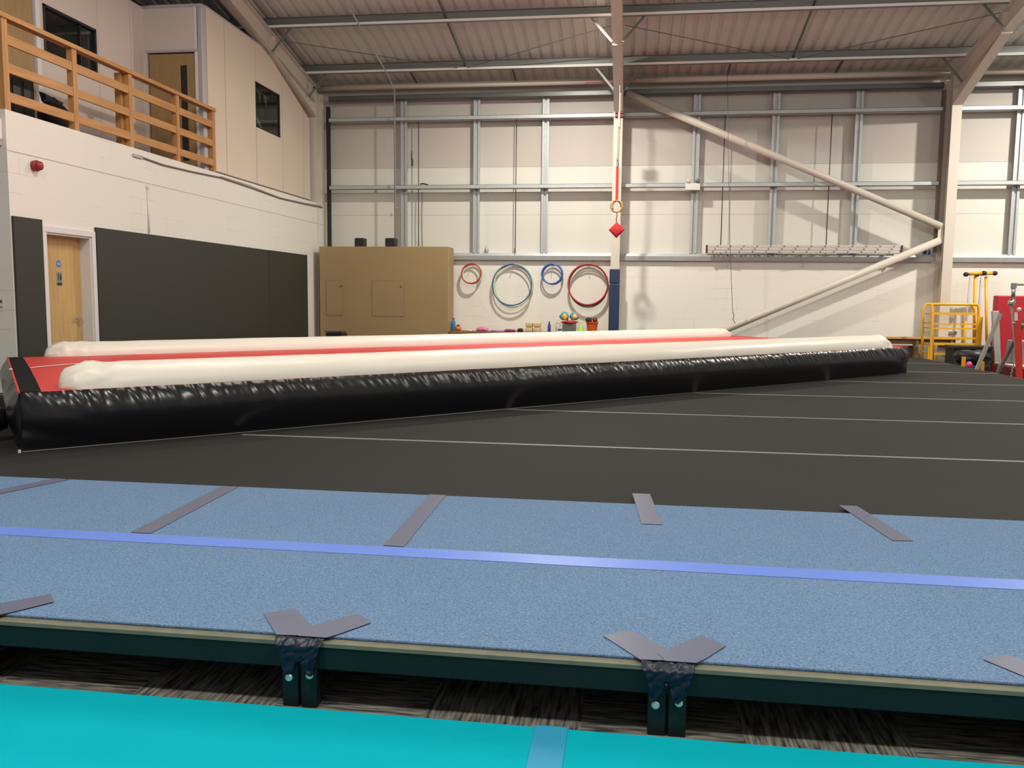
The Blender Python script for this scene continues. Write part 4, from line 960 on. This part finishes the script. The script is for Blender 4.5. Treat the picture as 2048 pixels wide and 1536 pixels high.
def wrap(x, k):
    # two straps splaying on the carpet, gathered over the edge down the leg pair
    rnd = random.Random(k)
    e0, e1 = x-.085, x+.085
    l_ = [(x-.205, 2.73+.02*rnd.random()), (x-.115, 2.795), (x+.03, 2.625), (x-.005, 2.572), (e0, 2.565)]
    r_ = [(x+.115+.01*rnd.random(), 2.785), (x+.19, 2.715), (e1+.03, 2.60), (e1, 2.565), (x-.01, 2.565), (x-.03, 2.62)]
    tape(l_, DZ+.0022, 'tape_strap'); tape(r_, DZ+.0036, 'tape_strap')
    b = MB()
    def fn(u, v):
        w0 = .082-.028*min(1, v*1.2)
        xx = x+(u*2-1)*w0
        z = DZ+.003-.098*v
        gap = .10 if v > .8 and abs(u-.5) < .07 else 0
        yy = 2.566-(.028*min(1, v*5))-.008-.008*fbm(Vector((u*7+v*3, v*4, k)), 2)
        yy += gap*.25
        if v > .75: z += .02*math.sin(u*9+k)
        return Vector((xx, yy, z))
    b.grid(fn, 40, 26)
    o = b.build('tape_wrap', M['navy_wrap'], parent=mt, smooth=True)
    sm = o.modifiers.new('thick', 'SOLIDIFY'); sm.thickness = .002
for i, x in enumerate(legx): wrap(x, i)
# turquoise mat
tq = thing('turquoise_mat', (0, 1.4, 0), 'turquoise carpet mat across the bottom foreground', 'mat')
MB().box((-5, .2, 0), (4, 2.515, .014)).build('mat_body', M['turq'], parent=tq, bevel=.004)
b = MB(); b.prism([(-.268, 2.519, .0145), (-.166, 2.519, .0145), (-.160, .25, .0145), (-.262, .25, .0145)], (0, 0, .003)); b.box((-.268, 2.516, .003), (-.166, 2.520, .0175))
o = b.build('strap', M['strap_b'], parent=tq, bevel=.001); o['label'] = 'light blue strap folded over the edge'

# ================================================================== RIGHT HAND EQUIPMENT
def tubes(parent, name, m_, segs, r): 
    for s_ in segs: MB().tube(s_, r, 10).build(name, m_, parent=parent, smooth=True)
yc_ = 18.05
ct = thing('yellow_step_frame', (6.4, yc_, 0), 'yellow tubular frame trolley right of the track end', 'trolley')
zt = 1.29
fx = lambda px_: px_
# front frame: two uprights joined by a rounded top tube
P = lambda x, z, y=yc_: (x, y, z)
MB().tube([P(5.99, .0), P(5.93, .9), P(5.905, zt-.03), P(5.93, zt), P(6.74, zt), P(6.775, zt-.04), P(6.80, .95), P(6.86, .0)], .028, 10).build('main_frame', M['yellow'], parent=ct, smooth=True)
MB().tube([(5.84, yc_+.20, .0), (5.70+.12, yc_+.20, .8), (5.79, yc_+.20, zt-.12), (5.86, yc_+.20, zt), (6.70, yc_+.20, zt), (6.78, yc_+.20, zt-.1), (6.90, yc_+.20, 0)], .026, 10).build('rear_frame', M['yellow'], parent=ct, smooth=True)
MB().box((6.77, yc_-.03, .05), (6.86, yc_+.02, 1.05)).build('upright_channel', M['yellow'], parent=ct)
MB().bar((5.76+.18, yc_-.01, .0), (5.925, yc_-.01, zt-.05), .05, .03, (0, 1, 0)).build('upright_channel', M['yellow'], parent=ct)
for z, w in ((1.105, .045), (.90, .028), (.81, .028), (.62, .04), (.50, .05), (.30, .045)):
    x1 = 6.80 if z > .4 else 6.42
    MB().box((5.94, yc_-.012, z-w/2), (x1, yc_+.012, z+w/2)).build('cross_bar', M['yellow'], parent=ct)
for z in (1.10, .92, .82, .50, .32):
    MB().tube([(5.93, yc_, z), (5.84, yc_+.2, z)], .014, 8).build('side_bar', M['yellow'], parent=ct, smooth=True)
MB().box((5.72+.16, yc_-.015, .0), (5.93, yc_+.03, .45)).build('foot_plate', M['yellow'], parent=ct)
# yellow roller stands
for (x0, y0, xt, yt_, lab, lean) in ((6.93, 18.66, 6.88, 18.60, 'left one, leaning dark arm', -.12), (7.22, 18.72, 7.13, 18.72, 'right one, against the wall', -.13)):
    rs = thing('roller_stand', (x0, y0, 0), 'tall yellow stand with black rollers on top, %s' % lab, 'stand')
    MB().tube([(x0+.05, y0, 0), (xt, yt_, 1.86)], .028, 12).build('pole', M['yellow'], parent=rs, smooth=True)
    MB().tube([(x0-.22, y0-.12, .10), (xt-.10, yt_-.03, 1.84)], .020, 10).build('leaning_arm', M['lilac'], parent=rs, smooth=True)
    MB().tube([(x0-.24, y0-.13, .3), (x0-.185, y0-.10, .95)], .03, 10).build('yellow_sleeve', M['yellow'], parent=rs, smooth=True)
    MB().tube([(xt-.13, yt_-.05, 1.90), (xt+.10, yt_-.05, 1.93)], .035, 12).build('head_tube', M['yellow'], parent=rs, smooth=True)
    for sx in (-.20, .14):
        MB().lathe((xt+sx, yt_-.05, 1.895+.03*(sx > 0)), [(.02, -.045), (.045, -.02), (.045, .03), (.02, .055)], 14, 'x').build('roller', M['black'], parent=rs, smooth=True)
# black trolley box behind the frame
bx = thing('black_crate', (6.5, 17.75, 0), 'black crate under the yellow frame trolley', 'crate')
MB().box((6.12, 17.35, 0), (6.80, 17.8, .48)).build('body', M['black_m'], parent=bx, bevel=.01)
MB().box((6.10, 17.33, .44), (6.82, 17.82, .50)).build('rim', M['black'], parent=bx, bevel=.008)
tag(MB().box((6.32, 18.85, .04), (6.55, 19.0, .46)).build('white_box', M['offwhite'], bevel=.01), 'white box by the wall behind the yellow frame trolley', 'box')
tag(MB().box((6.62, YB-.035, .66), (6.80, YB-.003, .72)).build('wall_socket', M['grey_tube'], bevel=.005), 'grey wall socket seen through the yellow frame trolley', 'socket')
# sagging black bag
blob('black_bag', (6.18, 16.6, .33), (.30, .27, .15), M['black'], 'black beanbag lying beside the sprung floor edge', 'bag', 31, .35)
tag(MB().box((5.90, 16.35, 0), (6.40, 16.85, .20)).build('low_black_box', M['black_m'], bevel=.02), 'low black box under the black beanbag', 'box')
tag(MB().box((5.845, 16.14, 0), (5.905, 16.18, .36)).build('yellow_post', M['yellow'], bevel=.004), 'short yellow post left of the pink ball', 'post')
tag(MB().lathe((5.93, 16.05, .235), [(.004, -.055), (.035, -.045), (.055, 0), (.035, .045), (.004, .055)], 18).build('pink_ball', M['pink'], smooth=True), 'small pink ball near the black beanbag', 'ball')
tag(MB().box((5.88, 16.0, 0), (5.98, 16.1, .178)).build('ball_stand', M['maroon'], bevel=.01), 'dark block carrying the pink ball', 'block')
tag(MB().box((5.93, 15.83, 0), (6.04, 15.94, .22)).build('blue_block', M['navy'], bevel=.015), 'blue block right of the pink ball', 'block')
tag(MB().box((6.07, 15.9, 0), (6.13, 15.95, .30)).build('yellow_post', M['yellow'], bevel=.004), 'short yellow post right of the blue block', 'post')
# leaning grey channels
tag(MB().bar((7.02, 17.58, 0), (6.93, 17.655, 1.17), .12, .08, (0, 1, 0)).build('grey_upright', M['grey_tube'], bevel=.01), 'grey steel upright left of the red mat', 'post')
# red wall mat standing
tag(MB().box((6.98, 17.72, .0), (9.4, 17.92, 1.47)).build('red_mat', M['red_pad'], bevel=.02), 'large red mat standing upright at the right edge', 'mat')
tag(MB().box((6.50, 15.6, .291), (8.6, 16.0, .69)).build('grey_mat_block', M['grey_mat'], bevel=.02), 'grey mat standing on the maroon landing mat', 'mat')
ms = thing('landing_mat', (7.6, 15.6, 0), 'maroon landing mat with pale top at the right edge', 'mat')
MB().box((6.33, 15.1, 0), (9.2, 16.05, .26)).build('maroon_body', M['maroon'], parent=ms, bevel=.02)
MB().box((6.35, 15.12, .262), (9.2, 16.05, .29)).build('pale_cover', M['pale_top'], parent=ms, bevel=.01)
# bars
ub = thing('gym_bar', (6.4, 14.9, 0), 'gymnastics bar with red post and chrome top at the right edge', 'gym bar')
y_ = 14.85
MB().bar((6.28, y_, 0), (6.18, y_, 1.05), .085, .06, (0, 1, 0)).build('red_post', M['red_post'], parent=ub)
MB().bar((6.20, y_+.03, .55), (6.07, y_+.03, 1.40), .03, .03, (0, 1, 0)).build('grey_brace', M['grey_tube'], parent=ub)
MB().tube([(6.09, y_, 1.35), (6.085, y_, 1.64)], .030, 14).build('chrome_upright', M['chrome'], parent=ub, smooth=True)
MB().lathe((6.085, y_, 1.56), [(.045, 0), (.045, .09)], 16).build('bar_clamp', M['chrome'], parent=ub)
MB().tube([(6.10, y_, 1.625), (8.4, y_, 1.66)], .016, 12).build('bar', M['grey_tube'], parent=ub, smooth=True)
MB().lathe((6.06, y_-.03, 1.29), [(.05, 0), (.055, .02), (.055, .07), (.045, .09)], 16).build('collar', M['chrome'], parent=ub, smooth=True)
MB().lathe((6.16, y_-.07, 1.23), [(.004, -.035), (.03, -.02), (.036, 0), (.03, .02), (.004, .035)], 16).build('knob', M['offwhite'], parent=ub, smooth=True)
MB().bar((6.10, y_-.01, 1.02), (6.5, y_-.01, .95), .03, .02, (0, 1, 0)).build('cross_link', M['pale_top'], parent=ub)
MB().tube([(6.15, y_-.02, 1.05), (6.14, y_-.02, 1.18)], .022, 10).build('pin', M['offwhite'], parent=ub)
tag(MB().bar((5.92, 15.0, .0), (6.42, 15.0, 1.20), .05, .05, (0, 1, 0)).build('dark_strut', M['dgrey_tube'], bevel=.005), 'dark grey strut leaning across the gym bar post', 'strut')
tag(MB().bar((5.89, 15.72, .03), (6.27, 15.75, 1.14), .06, .05, (0, 1, 0)).build('light_strut', M['grey_tube'], bevel=.005), 'light grey strut leaning left of the red mat', 'strut')
for x, y, lab in ((6.14, 15.45, 'left'), (6.18, 15.0, 'right')):
    b = MB()
    for i in range(9):
        c_ = Vector((x+.004*(i % 2)+.006*i, y, .05+.035*i)); vv = Vector((1, 0, 0)) if i % 2 else Vector((0, 1, 0))
        b.tube([c_+vv*.012*math.cos(a)+Vector((0, 0, .024*math.sin(a))) for a in [2*PI*q/10 for q in range(10)]], .004, 6, closed=True)
    tag(b.build('anchor_chain', M['chrome']), 'short steel anchor chain by the gym bar, %s one' % lab, 'chain')
# orange bench behind the track end
bn = thing('wooden_bench', (5.9, 18.75, 0), 'orange wooden bench by the back wall behind the track end', 'bench')
MB().box((5.0, 18.48, .565), (6.62, 18.72, .61)).build('bench_top', M['bench'], parent=bn, bevel=.006)
MB().box((5.05, 18.56, .46), (6.57, 18.60, .565)).build('beam', M['table'], parent=bn)
for x in (5.12, 5.78, 6.45): MB().box((x, 18.5, 0), (x+.06, 18.7, .565)).build('leg', M['table'], parent=bn)
tag(MB().box((5.2, 18.75, 0), (5.85, 19.1, .42)).build('brown_box', M['bin_grey'], bevel=.01), 'dark brown box under the wooden bench', 'box')

# ================================================================== LIGHT
w = bpy.data.worlds.new('hall_ambient'); sc.world = w; w.use_nodes = True
bgn = w.node_tree.nodes['Background']; bgn.inputs[0].default_value = (1, .97, .90, 1); bgn.inputs[1].default_value = .34
def lamp(x, y, z, p, size, col=(1, .94, .82), shape='DISK'):
    l = bpy.data.lights.new('high_bay_lamp', 'AREA'); l.shape = shape; l.size = size; l.energy = p; l.color = col
    o = bpy.data.objects.new('high_bay_lamp', l); COL.objects.link(o); o.location = (x, y, z); return o
lz = 6.0
lamp(-1.3, 15.65, 6.40, 400, .25); lamp(8.7, 15.65, 6.40, 560, .25)
def roof_fill(x, y, z, p):
    l = bpy.data.lights.new('roof_fill_light', 'POINT'); l.energy = p; l.shadow_soft_size = .35; l.color = (1, .94, .82)
    o = bpy.data.objects.new('roof_fill_light', l); COL.objects.link(o); o.location = (x, y, z)
roof_fill(-3.5, 8.6, 5.6, 200); roof_fill(3.0, 8.6, 5.6, 200); roof_fill(9.5, 8.6, 5.6, 200)  # unseen fill points, added to brighten the roof underside
lamp(-1.5, 8.6, 7.5, 110, 2.2); lamp(8.0, 8.6, 7.5, 150, 2.2)
lamp(-2.5, .4, 7.6, 430, .9); lamp(4.0, .4, 7.6, 430, .9)

# ================================================================== CAMERA
cam = bpy.data.cameras.new('camera'); co = bpy.data.objects.new('camera', cam); COL.objects.link(co)
cam.sensor_fit = 'HORIZONTAL'; cam.sensor_width = 36; cam.lens = 1705.2/2048*36; cam.clip_end = 100
yaw, pit, rol = .1389056, .1015867, -.0106013
cy_, sy_, cp, sp_, cr, sr = math.cos(yaw), math.sin(yaw), math.cos(pit), math.sin(pit), math.cos(rol), math.sin(rol)
Rz = Matrix(((cy_, -sy_, 0), (sy_, cy_, 0), (0, 0, 1)))
right = Rz @ Vector((1, 0, 0)); fwd = Rz @ Vector((0, cp, -sp_)); down = Rz @ Vector((0, -sp_, -cp))
r2 = cr*right+sr*down; d2_ = -sr*right+cr*down
mw = Matrix((( r2.x, -d2_.x, -fwd.x, 0), (r2.y, -d2_.y, -fwd.y, 0), (r2.z, -d2_.z, -fwd.z, H), (0, 0, 0, 1)))
co.matrix_world = mw
sc.camera = co
vs_ = sc.view_settings; vs_.view_transform = 'Standard'; vs_.look = 'None'; vs_.gamma = 1; vs_.use_curve_mapping = False; vs_.exposure = 0.0
